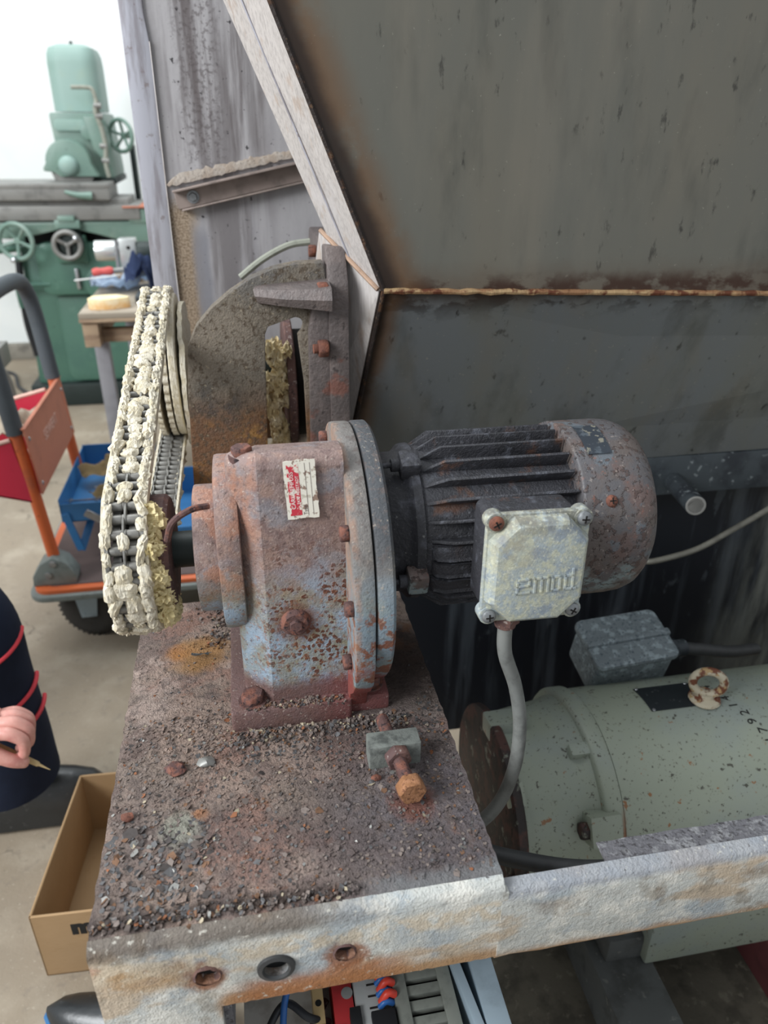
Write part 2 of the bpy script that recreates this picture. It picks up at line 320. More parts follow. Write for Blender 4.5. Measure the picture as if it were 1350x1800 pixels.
M['grey_steel'] = plain('grey_bench_steel', '#8e8e92', .5, .2, .15, 10)
m = Mat('orange_paint', '#d0683a', .5); m.add(m.noise(9, .5, .7), '#b96243').add(m.noise(40, .64, .7), '#7c4630', .7)
M['orange'] = m.done()
M['orange_dull'] = plain('scuffed_orange_panel', '#b8735a', .55, 0, .15, 12)
M['red'] = plain('red_plastic', '#c8354a', .4, 0, .1, 10)
M['salmon'] = plain('faded_salmon_board', '#dcb3a4', .6, 0, .2, 20)
M['foam'] = plain('grey_foam', '#4e5459', .7, 0, .15, 20)
M['rag'] = plain('cream_rag', '#cfc5b3', .9, 0, .3, 30)
M['blue'] = plain('blue_enamel', '#3c78ad', .4, 0, .15, 10)
M['deck'] = plain('trolley_deck', '#5d4f4c', .7, 0, .25, 10)
M['greyplastic'] = plain('grey_plastic', '#7c8480', .5, 0, .25, 40)
M['rubber'] = plain('tyre_rubber', '#34322f', .8, 0, .3, 40)
M['kraft'] = plain('sandpaper_kraft', '#a8926a', .85, 0, .3, 60)
M['steel'] = plain('tool_steel', '#b4b6b8', .3, .8, .2, 60)
M['alu'] = plain('machined_aluminium', '#d3d6d4', .3, .7, .08, 30)
m = Mat('card', '#967a58', .8); m.add(m.noise(4, .4, .7), '#a28563').add(m.noise(60, .55, .7, st=(1, 1, 5)), '#8c6d47', .4)
M['card'] = m.done()
M['print'] = plain('black_print', '#1d1b1a', .8)
m = Mat('navy_cloth', '#1b2233', .9, 0, .2); m.add(m.noise(10, .4, .7), '#141a28').height(m.raw(900), 1)
M['navy'] = m.done(.5, .0006)
M['redpipe'] = plain('red_piping', '#c33640', .7)
m = Mat('skin', '#c58f84', .5, 0, .4); m.add(m.noise(30, .45, .65), '#b97c74').add(m.noise(140, .5, .7), '#d3a498', .4).height(m.raw(200), .6)
m.b.inputs['Subsurface Weight'].default_value = .12; m.b.inputs['Subsurface Radius'].default_value = (.01, .004, .003)
M['skin'] = m.done(.5, .0008)
m = Mat('black_boot_leather', '#1f2224', .32, 0, .7); m.add(m.noise(12, .5, .7), '#33373a', .5).add(m.noise(60, .62, .7), '#565857', .4).height(m.raw(90), .5)
M['boot'] = m.done(.5, .002)
M['hair'] = plain('brown_hair', '#3a2a20', .7)
M['white_cloth'] = plain('pale_blue_cloth', '#c3d3e6', .85, 0, .25, 16)
M['blue_cloth'] = plain('navy_cloth_rag', '#3c4a6e', .85, 0, .25, 16)
m = Mat('soap', '#efdcae', .6); m.add(m.grad('Z', .83, .80), '#dfa866', .8).add(m.noise(40, .45, .65), '#f3e6c8', .6)
M['soap'] = m.done()
M['toolred'] = plain('red_handle', '#c2514c', .5, 0, .15, 30)
M['duct'] = plain('grey_duct_plastic', '#73766f', .5, 0, .25, 60)
M['ductgap'] = plain('duct_inside', '#22211f', .8)
M['zinc'] = plain('galvanised_sheet', '#9fb0bb', .45, .4, .25, 20)
m = Mat('panel_white', '#dededc', .6); m.add(m.noise(18, .5, .68), '#bdbbb7').add(m.noise(24, .62, .7, off=(3, 0, 0)), '#9c5c42', .8)
M['panel'] = m.done()
M['cream'] = plain('cream_terminal', '#d0b483', .5)
M['tgreen'] = plain('terminal_green', '#3f9c7e', .5)
M['ochre'] = plain('ochre_terminal', '#c08d44', .5)
M['wirered'] = plain('red_wire', '#cf4232', .4)
M['wireblue'] = plain('blue_wire', '#2e63a8', .4)
M['wireblack'] = plain('black_wire', '#2a2c30', .5)
M['label_red'] = plain('label_red', '#c43a3d', .5)
M['devgrey'] = plain('device_grey', '#a3a5a4', .5)
m = Mat('flaked_label', '#d8d3c6', .6); m.add(m.noise(90, .56, .6), '#8a7466').add(m.noise(160, .6, .64), '#b9b2a2')
M['label'] = m.done()
m = Mat('label_band_red', '#b93240', .6); m.add(m.noise(100, .5, .55), '#d3cabd')
M['label_band'] = m.done()
M['ink'] = plain('label_ink', '#6b5f5c', .6)
M['white_ink'] = plain('white_ink', '#e5d9d2', .6)
m = Mat('skid_beam_paint', '#4f5150', .8); m.add(m.noise(12, .45, .65), '#3d3e3c').add(m.noise(60, .6, .7), '#74746f', .6)
M['skid'] = m.done()
M['maroon'] = plain('maroon_primer', '#5a2f30', .7, 0, .3, 20)

# ---------------------------------------------------------------- geometry helpers (world coordinates)
ORG = {}
def V(*a): return Vector(a if len(a) == 3 else a[0])
def thing(name, label, cat, loc, group=None):
    o = bpy.data.objects.new(name, None); COL.objects.link(o); o.location = loc; o.empty_display_size = .05
    o['label'] = label; o['category'] = cat
    if group: o['group'] = group
    ORG[o] = Vector(loc); return o
def link_mesh(name, me, parent=None, loc=None):
    o = bpy.data.objects.new(name, me); COL.objects.link(o)
    if parent: o.parent = parent
    if loc is not None: o.location = loc
    return o
def root_of(p):
    while p.parent: p = p.parent
    return p
def obj(name, bm, mat, parent=None, smooth=True, label=None, kind=None, origin=None, angle=40):
    """link a bmesh given in world coordinates as one mesh"""
    bmesh.ops.recalc_face_normals(bm, faces=bm.faces)
    org = ORG.get(root_of(parent), Vector()) if parent else (Vector(origin) if origin else Vector())
    me = bpy.data.meshes.new(name); 
    if org.length: bmesh.ops.translate(bm, verts=bm.verts, vec=-org)
    if smooth:
        for f in bm.faces: f.smooth = True
        ca = math.radians(angle)
        for e in bm.edges:
            if len(e.link_faces) == 2 and e.calc_face_angle(0) > ca: e.smooth = False
    bm.to_mesh(me); bm.free()
    for mm in (mat if isinstance(mat, list) else [mat]): me.materials.append(mm)
    o = link_mesh(name, me, parent)
    if not parent and org.length: o.location = org
    if label: o['label'] = label
    if kind: o['kind'] = kind
    return o
def tag(o, label, cat, group=None):
    o['label'] = label; o['category'] = cat
    if group: o['group'] = group
    return o
def B(): return bmesh.new()
def merge(bm, other):
    me = bpy.data.meshes.new('tmp'); other.to_mesh(me); other.free(); bm.from_mesh(me); bpy.data.meshes.remove(me); return bm
def box(bm, a, b, bev=0., seg=2, mat4=None):
    t = bmesh.new(); bmesh.ops.create_cube(t, size=1)
    a = Vector(a); b = Vector(b); s = b - a; c = (a + b) / 2
    bmesh.ops.scale(t, vec=s, verts=t.verts); 
    if bev: bmesh.ops.bevel(t, geom=t.edges[:], offset=bev, segments=seg, affect='EDGES', profile=.6)
    bmesh.ops.translate(t, verts=t.verts, vec=c)
    if mat4 is not None: bmesh.ops.transform(t, matrix=mat4, verts=t.verts)
    return merge(bm, t)
def frame_to(d):
    d = Vector(d).normalized(); return d.to_track_quat('Z', 'Y').to_matrix().to_4x4()
def cyl(bm, a, b, r, r2=None, seg=24, bev=0.):
    a = Vector(a); b = Vector(b); t = bmesh.new(); L = (b - a).length
    bmesh.ops.create_cone(t, cap_ends=True, segments=seg, radius1=r, radius2=r if r2 is None else r2, depth=L)
    if bev:
        es = [e for e in t.edges if abs(e.verts[0].co.z - e.verts[1].co.z) < 1e-6]
        bmesh.ops.bevel(t, geom=es, offset=bev, segments=2, affect='EDGES', profile=.6)
    mt = Matrix.Translation((a + b) / 2) @ frame_to(b - a)
    bmesh.ops.transform(t, matrix=mt, verts=t.verts); return merge(bm, t)
def hexbolt(bm, p, d, r, h, ang=0.):
    t = bmesh.new(); bmesh.ops.create_cone(t, cap_ends=True, segments=6, radius1=r, radius2=r, depth=h)
    bmesh.ops.bevel(t, geom=t.edges[:], offset=r * .12, segments=1, affect='EDGES')
    mt = Matrix.Translation(Vector(p) + Vector(d).normalized() * h / 2) @ frame_to(d) @ Matrix.Rotation(ang, 4, 'Z')
    bmesh.ops.transform(t, matrix=mt, verts=t.verts); return merge(bm, t)
def lathe(bm, prof, origin, axis, seg=48, a0=0., a1=2 * math.pi, cap=True):
    """prof: list of (distance along axis, radius)"""
    fr = frame_to(axis); o = Vector(origin); rings = []
    full = abs(a1 - a0 - 2 * math.pi) < 1e-6
    nn = seg if full else seg + 1
    for (h, r) in prof:
        rings.append([bm.verts.new(o + fr @ Vector((r * math.cos(a0 + (a1 - a0) * i / seg), r * math.sin(a0 + (a1 - a0) * i / seg), h))) for i in range(nn)])
    for A, C in zip(rings, rings[1:]):
        for i in range(seg):
            j = (i + 1) % nn; bm.faces.new((A[i], A[j], C[j], C[i]))
    if full and cap:
        for R in (rings[0], rings[-1]):
            try: bm.faces.new(R)
            except ValueError: pass
    return bm
def smooth_path(pts, n=8, closed=False):
    P = [Vector(p) for p in pts]; out = []; N = len(P)
    rng = range(N if closed else N - 1)
    for i in rng:
        p0 = P[(i - 1) % N] if (closed or i > 0) else P[i] * 2 - P[i + 1]
        p1 = P[i]; p2 = P[(i + 1) % N]
        p3 = P[(i + 2) % N] if (closed or i + 2 < N) else p2 * 2 - p1
        for k in range(n):
            t = k / n
            out.append(.5 * ((2 * p1) + (p2 - p0) * t + (2 * p0 - 5 * p1 + 4 * p2 - p3) * t * t + (3 * p1 - p0 - 3 * p2 + p3) * t ** 3))
    if not closed: out.append(P[-1])
    return out
def tube(bm, pts, r, seg=12, n=8, closed=False, smooth=True):
    P = smooth_path(pts, n, closed) if smooth else [Vector(p) for p in pts]
    rf = r if callable(r) else (lambda t: r)
    N = len(P); rings = []; up_v = None
    for i, p in enumerate(P):
        d = (P[(i + 1) % N] - P[i - 1]) if closed else (P[min(i + 1, N - 1)] - P[max(i - 1, 0)])
        d.normalize()
        if up_v is None: up_v = d.orthogonal().normalized()
        up_v = (up_v - d * up_v.dot(d)).normalized(); w = d.cross(up_v); rr = rf(i / max(1, N - 1))
        rings.append([bm.verts.new(p + (up_v * math.cos(2 * math.pi * k / seg) + w * math.sin(2 * math.pi * k / seg)) * rr) for k in range(seg)])
    for i in range(N if closed else N - 1):
        A = rings[i]; C = rings[(i + 1) % N]
        for k in range(seg): bm.faces.new((A[k], A[(k + 1) % seg], C[(k + 1) % seg], C[k]))
    if not closed: bm.faces.new(rings[0][::-1]); bm.faces.new(rings[-1])
    return bm
def prism(bm, poly, axis, a, b, holes=(), bev=0.):
    """extrude a 2D polygon (with holes) along axis from a to b; poly coordinates are the two other axes in order"""
    t = bmesh.new()
    def mk(u, v):
        return {'X': (a, u, v), 'Y': (u, a, v), 'Z': (u, v, a)}[axis]
    es = []
    for loop in [poly] + list(holes):
        vs = [t.verts.new(mk(*p)) for p in loop]
        es += [t.edges.new((vs[i], vs[(i + 1) % len(vs)])) for i in range(len(vs))]
    bmesh.ops.triangle_fill(t, use_beauty=True, use_dissolve=False, edges=es)
    ex = bmesh.ops.extrude_face_region(t, geom=t.faces[:])
    d = Vector({'X': (b - a, 0, 0), 'Y': (0, b - a, 0), 'Z': (0, 0, b - a)}[axis])
    bmesh.ops.translate(t, vec=d, verts=[g for g in ex['geom'] if isinstance(g, bmesh.types.BMVert)])
    bmesh.ops.recalc_face_normals(t, faces=t.faces)
    bmesh.ops.dissolve_limit(t, angle_limit=.01, verts=t.verts, edges=t.edges)
    if bev:
        ed = [e for e in t.edges if len(e.link_faces) == 2 and e.calc_face_angle(0) > .6]
        bmesh.ops.bevel(t, geom=ed, offset=bev, segments=2, affect='EDGES', profile=.6, clamp_overlap=True)
    return merge(bm, t)
def loft(bm, sections, cap=True, closed=True):
    rs = [[bm.verts.new(p) for p in s] for s in sections]; n = len(rs[0])
    for A, C in zip(rs, rs[1:]):
        for i in range(n if closed else n - 1): bm.faces.new((A[i], A[(i + 1) % n], C[(i + 1) % n], C[i]))
    if cap and closed: bm.faces.new(rs[0]); bm.faces.new(rs[-1])
    return bm
def blob(bm, c, r, sub=2, amp=.3, fr=1.5, seed=0., mat4=None):
    t = bmesh.new(); bmesh.ops.create_icosphere(t, subdivisions=sub, radius=1)
    r = r if hasattr(r, '__len__') else (r, r, r)
    for v in t.verts:
        k = 1 + amp * noise.noise(v.co * fr + Vector((seed, seed * 1.7, -seed)))
        v.co = Vector((v.co.x * r[0] * k, v.co.y * r[1] * k, v.co.z * r[2] * k))
    if mat4 is not None: bmesh.ops.transform(t, matrix=mat4, verts=t.verts)
    bmesh.ops.translate(t, verts=t.verts, vec=Vector(c)); return merge(bm, t)
def rect(w, h, r, n=5, cx=0., cy=0.):
    out = []
    for (sx, sy, a) in ((1, 1, 0), (-1, 1, 90), (-1, -1, 180), (1, -1, 270)):
        for k in range(n + 1):
            t = math.radians(a + 90 * k / n); out.append((cx + sx * (w / 2 - r) + r * math.cos(t), cy + sy * (h / 2 - r) + r * math.sin(t)))
    return out
def circle2(cx, cy, r, n=20, jit=0.):
    return [(cx + r * (1 + random.uniform(-jit, jit)) * math.cos(2 * math.pi * i / n), cy + r * (1 + random.uniform(-jit, jit)) * math.sin(2 * math.pi * i / n)) for i in range(n)]
def text_bm(s, size, depth, mat4, spacing=1., bold=0.):
    cu = bpy.data.curves.new('t', 'FONT'); cu.body = s; cu.size = size; cu.extrude = depth; cu.space_character = spacing; cu.align_x = 'CENTER'; cu.align_y = 'CENTER'
    cu.resolution_u = 3; cu.offset = bold
    o = bpy.data.objects.new('t', cu); COL.objects.link(o); bpy.context.view_layer.update()
    me = bpy.data.meshes.new_from_object(o.evaluated_get(bpy.context.evaluated_depsgraph_get()))
    bpy.data.objects.remove(o); bpy.data.curves.remove(cu)
    bm = bmesh.new(); bm.from_mesh(me); bpy.data.meshes.remove(me)
    bmesh.ops.transform(bm, matrix=mat4, verts=bm.verts); return bm
def axes(o, x, y, z):
    m_ = Matrix((Vector(x).normalized(), Vector(y).normalized(), Vector(z).normalized())).transposed().to_4x4(); m_.translation = o; return m_
def skin(name, chains, mat, parent, sub=2, root=None, label=None):
    """chains: lists of (x,y,z,r); first points that coincide are shared"""
    vs = []; idx = {}; es = []; rad = []
    org = ORG.get(root_of(parent), Vector())
    for ch in chains:
        prev = None
        for (x, y, z, r) in ch:
            k = (round(x, 4), round(y, 4), round(z, 4))
            if k not in idx: idx[k] = len(vs); vs.append(Vector((x, y, z)) - org); rad.append(r)
            if prev is not None: es.append((prev, idx[k]))
            prev = idx[k]
    me = bpy.data.meshes.new(name); me.from_pydata(vs, es, [])
    o = link_mesh(name, me, parent); sk = o.modifiers.new('skin', 'SKIN'); sk.use_smooth_shade = True
    for i, r in enumerate(rad):
        rr = r if hasattr(r, '__len__') else (r, r)
        me.skin_vertices[0].data[i].radius = rr; me.skin_vertices[0].data[i].use_root = (i == (root or 0))
    s_ = o.modifiers.new('sub', 'SUBSURF'); s_.levels = sub; s_.render_levels = sub
    bpy.context.view_layer.update()
    nm = bpy.data.meshes.new_from_object(o.evaluated_get(bpy.context.evaluated_depsgraph_get()))
    o.modifiers.clear(); o.data = nm; bpy.data.meshes.remove(me); nm.materials.clear(); nm.materials.append(mat)
    for p in nm.polygons: p.use_smooth = True
    if label: o['label'] = label
    return o

# ================================================================ the setting
def struct(name, bm, mat, **k):
    o = obj(name, bm, mat, **k); o['kind'] = 'structure'; return o
bm = B(); bmesh.ops.create_grid(bm, x_segments=1, y_segments=1, size=1)
bmesh.ops.scale(bm, vec=(6, 4.5, 1), verts=bm.verts); bmesh.ops.translate(bm, vec=(0, 2.2, 0), verts=bm.verts)
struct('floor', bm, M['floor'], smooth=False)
bm = B(); box(bm, (-6, 5.3, 0), (6, 5.5, 4.6)); struct('wall_back', bm, M['wall'], smooth=False)
bm = B(); box(bm, (-6, 5.24, 0), (6, 5.302, .1), .01); struct('baseboard_back', bm, M['kerb'])

# ================================================================ machine frame
fr = thing('machine_frame', 'rusty steel machine frame with debris-covered plate carrying the motor', 'frame', (0, .6, 0))
PX0, PX1, PY0, PY1 = -.166, .192, .418, .915
# the plate top: a fine uneven sheet, scaly from rust
bm = B(); NX, NY = 150, 200
def plate_z(x, y):
    a = noise.noise(Vector((x * 22, y * 22, 1))); b = noise.noise(Vector((x * 70, y * 70, 3))); c = noise.noise(Vector((x * 190, y * 190, 5)))
    rough = max(0, min(1, (.68 - y) / .06)) * .8 + .25
    h = a * .0012 + b * .0013 * rough + abs(c) * .0016 * rough
    ridge = max(0, 1 - abs(y - .668 - .012 * noise.noise(Vector((x * 30, 0, 8)))) / .012) * (1 if x < -.045 else 0)   # edge of a thick scale layer
    h += ridge * .0025 * (.5 + abs(c))
    if y < .44: h -= (.44 - y) ** 2 * 9
    return .8 + h
gv = []
for j in range(NY + 1):
    y = PY0 + (PY1 - PY0) * j / NY
    row = []
    for i in range(NX + 1):
        x = PX0 + (PX1 - PX0) * i / NX
        ex = .0022 * noise.noise(Vector((y * 60, 9 if i == 0 else 4, 0))) if i in (0, NX) else 0
        row.append(bm.verts.new((x + ex, y, plate_z(x, y))))
    gv.append(row)
for j in range(NY):
    for i in range(NX): bm.faces.new((gv[j][i], gv[j][i + 1], gv[j + 1][i + 1], gv[j + 1][i]))
edge_loop = [gv[0][i] for i in range(NX + 1)] + [gv[j][NX] for j in range(1, NY + 1)] + [gv[NY][i] for i in range(NX - 1, -1, -1)] + [gv[j][0] for j in range(NY - 1, 0, -1)]
low = [bm.verts.new((v.co.x, v.co.y, .788)) for v in edge_loop]
for i in range(len(low)):
    k = (i + 1) % len(low); bm.faces.new((edge_loop[i], low[i], low[k], edge_loop[k]))
obj('top_plate', bm, M['plate'], fr)
# front web with three holes
def ring_pts(c, r, n=18, jit=.12, seed=0):
    random.seed(seed); return circle2(c[0], c[1], r, n, jit)
h1 = ring_pts((-.074, .745), .011, 16, .22, 3); h2 = ring_pts((-.015, .741), .0145, 24, .02, 4); h3 = ring_pts((.046, .744), .0095, 16, .22, 5)
def wavy(x0, z0, x1, z1, n, amp, sd):
    return [(x0 + (x1 - x0) * i / n, z0 + (z1 - z0) * i / n + amp * noise.noise(Vector((i * .9, sd, 0)))) for i in range(n + 1)]
poly = wavy(PX0, .79, PX1 + .004, .789, 60, .0012, 1) + wavy(PX1 + .004, .697, -.066, .697, 50, .0016, 2) + [(-.066, .2), (PX0, .2)] + wavy(PX0, .25, PX0, .76, 4, 0, 3)[0:0]
bm = B(); prism(bm, poly, 'Y', .412, .421, (h1, h2, h3), .0012)
obj('front_web', bm, M['frame'], fr, angle=30)
bm = B()      # rounded, scaly bend between plate and web
pr = [(0, .7965)]
sec = []
for i in range(61):
    x = PX0 + (PX1 - PX0) * i / 60; s_ = []
    for k in range(9):
        t = math.radians(90 * k / 8); q = .001 * noise.noise(Vector((x * 120, k * .8, 2)))
        s_.append((x, .424 - (.012 + q) * math.sin(t), .787 + (.0125 + q) * math.cos(t)))
    s_.append((x, .424, .787)); sec.append(s_)
loft(bm, sec); obj('front_bend', bm, M['frame'], fr)
for nm, c, r in (('bolt_hole', (-.074, .745), .012), ('bolt_hole', (.046, .744), .0105)):
    bm = B(); lathe(bm, [(0, r * .92), (.002, r * 1.12), (.004, r * .95), (.022, r * .8), (.022, .0001)], (c[0], .4105, c[1]), (0, 1, 0), 20, cap=False)
    for v in bm.verts: v.co += Vector((noise.noise(v.co * 150), noise.noise(v.co * 170) * .6, noise.noise(v.co * 160 + Vector((5, 0, 0))))) * .0022
    hl = obj(nm, bm, M['brown'], fr, label='torn rusty hole in the front web')
    bm = B(); lathe(bm, [(0, .0001), (0, r * .78), (.008, r * .74)], (c[0] + .0015, .4185, c[1] + .0015), (0, 1, 0), 20); obj('hole_inside', bm, M['hole'], hl)
bm = B(); lathe(bm, [(0, .0105), (-.002, .0125), (-.001, .0165), (.004, .0175), (.012, .0155), (.012, .009), (.03, .008), (.03, .0001)], (-.015, .4105, .741), (0, 1, 0), 28, cap=False)
obj('grommet', bm, M['hose'], fr, label='grey rubber grommet in the front web')
bm = B(); box(bm, (PX0 + .001, .42, .2), (PX0 + .008, .91, .79), .001); obj('side_web', bm, M['frame'], fr)
for a, b in (((PX0, .42, 0), (-.07, .46, .2)), ((PX0, .86, 0), (-.11, .91, .79)), ((.15, .86, 0), (.19, .91, .79)), ((1.2, .42, 0), (1.28, .46, .69))):
    bm = B(); box(bm, a, b, .002); obj('leg', bm, M['frame'], fr)
bm = B(); box(bm, (-.07, .421, .64), (-.058, .46, .7), .001); obj('gusset', bm, M['rail_inner'], fr)
# front rail going right: a channel with a lip
bm = B(); sec = []
for i in range(70):
    x = PX1 - .002 + 1.1 * (i / 69); q = lambda k: .0012 * noise.noise(Vector((x * 45, k * 1.3, 7)))
    sec.append([(x, .416 + q(0), .690 + q(1)), (x, .4115 + q(2), .699), (x, .4115, .775), (x, .413 + q(3), .785 + q(4)), (x, .417, .7885 + q(5)), (x, .427, .7895), (x, .429, .786), (x, .422, .780), (x, .420, .775), (x, .420, .700), (x, .450, .694), (x, .452, .690 + q(6))])
loft(bm, sec); obj('rail', bm, M['rail'], fr, angle=50)
bm = B(); sec = []
for i in range(70):
    x = .30 + .99 * (i / 69); q = .0022 * noise.noise(Vector((x * 90, 0, 3))); q2 = .0022 * noise.noise(Vector((x * 90, 7, 3)))
    sec.append([(x, .424, .787), (x, .453 + q2, .783 + q), (x, .456 + q2, .778), (x, .424, .776)])
loft(bm, sec); obj('rail_ledge', bm, M['rail_inner'], fr)
# jacking block with its bolts, welded to the plate
bm = B(); box(bm, (.094, .566, .795), (.149, .590, .829), .002); obj('jacking_block', bm, M['blockgrey'], fr, label='small grey painted jacking block')
d = Vector((.10, -.98, .02)).normalized(); c0 = Vector((.122, .566, .819))
bm = B()
pts = []
def threaded(bm, a, b, r, pitch=.0022):
    a = Vector(a); b = Vector(b); L = (b - a).length; k = int(L / pitch * 2); prof = [(0, r * .8)]
    for i in range(k + 1): prof.append((L * i / k, r * (1 if i % 2 else .9)))
    prof.append((L, r * .7)); lathe(bm, prof, a, b - a, 16)
threaded(bm, c0 - d * .055, c0 + d * .047, .0072); obj('jacking_screw', bm, M['bolt'], fr)
bm = B(); hexbolt(bm, c0 + d * .001, d, .0145, .012, .3); obj('lock_nut', bm, M['brown'], fr)
bm = B(); hexbolt(bm, c0 + d * .042, d, .0150, .016, .5); obj('screw_head', bm, M['orange_rust'], fr, label='orange rusted hexagon screw head')

# loose rust scale and grit lying on the plate: uncountable
random.seed(11)
bm = B(); mats = [M['plate'], plain('chip_dark', '#443e3c', .8, 0, .3, 200), plain('chip_grey', '#736862', .8, 0, .3, 200), plain('chip_brown', '#70533f', .85, 0, .4, 200), plain('chip_cream', '#a89c86', .85, 0, .3, 200), plain('chip_slate', '#565556', .6, 0, .3, 200), plain('chip_rust', '#86573c', .85, 0, .4, 200), M['ways']]
def chip(x, y, r, mi, z=None, thick=.3, curl=.5):
    n = random.randint(4, 6); a0 = random.random() * 6; z0 = plate_z(x, y) if z is None else z
    tilt = Matrix.Rotation(random.uniform(-.5, .5) * curl, 3, 'X') @ Matrix.Rotation(random.uniform(-.5, .5) * curl, 3, 'Y')
    top = []; bot = []
    for k in range(n):
        a = a0 + 2 * math.pi * k / n; rr = r * random.uniform(.6, 1.2)
        p = tilt @ Vector((rr * math.cos(a), rr * math.sin(a), 0)); c = Vector((x, y, z0 + r * thick * .5))
        top.append(bm.verts.new(c + p + Vector((0, 0, r * thick * random.uniform(.3, 1.2))))); bot.append(bm.verts.new(c + p * .9 - Vector((0, 0, r * thick))))
    fs = [bm.faces.new(top)]
    for k in range(n): fs.append(bm.faces.new((top[k], bot[k], bot[(k + 1) % n], top[(k + 1) % n])))
    for f in fs: f.material_index = mi
def in_foot(x, y): return -.05 < x < .165 and .642 < y < .9
cnt = 0
while cnt < 4300:
    x = random.uniform(PX0 + .004, PX1 - .004); y = random.uniform(.432, .90)
    if in_foot(x, y): continue
    dens = .05 if y > .68 else .5
    dens += .45 * max(0, 1 - math.hypot(x + .12, (y - .475) * 1.2) / .07)
    dens += .5 * max(0, 1 - abs(y - .628) / .03) * (1 if x > -.07 else .3)
    dens += .5 * max(0, 1 - math.hypot(x + .075, y - .65) / .05)
    if random.random() > dens: continue
    r = .0008 * (1 + random.paretovariate(2.6))
    r = min(r, .0046) * (1.5 if math.hypot(x + .12, y - .475) < .06 else 1)
    dark = math.hypot(x + .12, y - .475) < .07 or (abs(y - .625) < .035 and x > -.04)
    mi = random.choices(range(8), (6, 3, 4, .8, .35, 4, .3, .5) if dark else (14, .9, 5, .9, .25, 1.2, .3, .25))[0]
    chip(x, y, r, mi, thick=.35 if r < .002 else .14, curl=.6 if r < .002 else 1.0); cnt += 1
for k in range(900):   # scale heaped along the foot and the front bend
    t = random.random()
    if t < .45: x = random.uniform(-.05, .15); y = random.gauss(.634, .006)
    elif t < .8: x = random.uniform(PX0, .06); y = random.gauss(.432 - .004 * (x + .16), .003)
    else: x = random.gauss(-.062, .012); y = random.uniform(.80, .9)
    chip(x, y, random.uniform(.001, .003), random.choices(range(8), (6, 3, 4, 1.4, 1.2, 2, .6, .3))[0], plate_z(x, y) + random.uniform(0, .002), .5, 1.2)
for k in range(220):   # scale on the ledge of the foot
    x = random.uniform(-.03, .08); chip(x, random.gauss(.652, .004), random.uniform(.0008, .0022), random.choices(range(8), (6, 3, 3, 2, .4, 1, .6, 0))[0], .8265, .5, 1.0)
for k in range(60):   # pale flakes by the foot
    x = random.gauss(.05, .045); y = random.gauss(.641, .005); chip(x, y, random.uniform(.0008, .002), 4, plate_z(x, y) + .001, .5)
dbr = obj('rust_debris', bm, mats, None, smooth=False, origin=(0, .6, .8))
tag(dbr, 'loose rust flakes and grit scattered over the rusty plate', 'debris'); dbr['kind'] = 'stuff'
# larger single flakes
for (x, y, r, mt, lb) in ((-.148, .545, .0065, M['redrust'], 'red rust lump near the left edge of the plate'), (-.075, .604, .009, M['ways'], 'large curled grey flake on the plate beside the gearbox foot'), (.0985, .552, .005, M['redrust'], 'red rust lump beside the orange screw head'), (-.105, .6, .011, M['bolt'], 'broad brown rust flake on the left half of the plate')):
    bm = B(); blob(bm, (0, 0, 0), (r, r * .8, r * .45), 2, .5, 1.6, x * 50)
    bmesh.ops.translate(bm, verts=bm.verts, vec=(x, y, .803)); tag(obj('rust_flake', bm, mt, None, origin=(x, y, .80)), lb, 'flake')

# ================================================================ gear motor
gm = thing('gear_motor', 'rusty blue-grey geared motor with black finned motor bolted on the plate', 'motor', (.05, .74, .8))
YC, ZC = .74, .967
def gprof(x, hw, top, z0=.808, k=1.):
    """half outline of the casting at x: upright sides leaning in slightly, small shoulder, flat top"""
    P = [(YC - hw, z0), (YC - hw, 1.00), (YC - hw + .002, 1.05), (YC - hw + .008, top - .022)]
    c = (YC - hw + .024, top - .016)
    for i in range(5):
        t = math.radians(165 - 18 * i); P.append((c[0] + .016 * math.cos(t), c[1] + .016 * math.sin(t)))
    P += [(YC - .022, top - .006), (YC + .02, top - .028), (YC + hw - .02, top - .07), (YC + hw, top - .12), (YC + hw, z0)]
    return [(x, a, b) for a, b in P]
bm = B()
secs = [gprof(-.030, .050, 1.100), gprof(-.027, .056, 1.108), gprof(-.022, .059, 1.112), gprof(-.001, .079, 1.116), gprof(.001, .080, 1.117), gprof(.0855, .080, 1.117)]
loft(bm, secs); obj('housing', bm, M['gear'], gm, angle=20)
bm = B(); prism(bm, rect(.150, .190, .065, 10, YC, .991), 'X', -.044, -.020, bev=.004); obj('end_cover', bm, M['gear'], gm)
bm = B(); cyl(bm, (-.068, YC, .985), (-.042, YC, .985), .070, seg=48, bev=.003); obj('bearing_boss', bm, M['gear'], gm)
bm = B(); cyl(bm, (-.12, YC, .985), (-.07, YC, .985), .02, seg=24); obj('output_shaft', bm, M['dark_iron'], gm)
# foot
bm = B(); prism(bm, rect(.134, .225, .004, 3, .0205, .758), 'Z', .799, .826, bev=.002); box(bm, (.083, .655, .799), (.132, .70, .822), .004); box(bm, (.083, .80, .799), (.132, .85, .822), .004)
obj('foot', bm, M['gear'], gm)
for p in ((-.022, .664, .826), (.112, .676, .822), (.112, .825, .822), (-.024, .845, .826)):
    bm = B(); hexbolt(bm, p, (0, 0, 1), .0135, .012, p[0] * 9); cyl(bm, (p[0], p[1], p[2] - .001), (p[0], p[1], p[2] + .002), .016); obj('foot_bolt', bm, M['bolt'], gm)
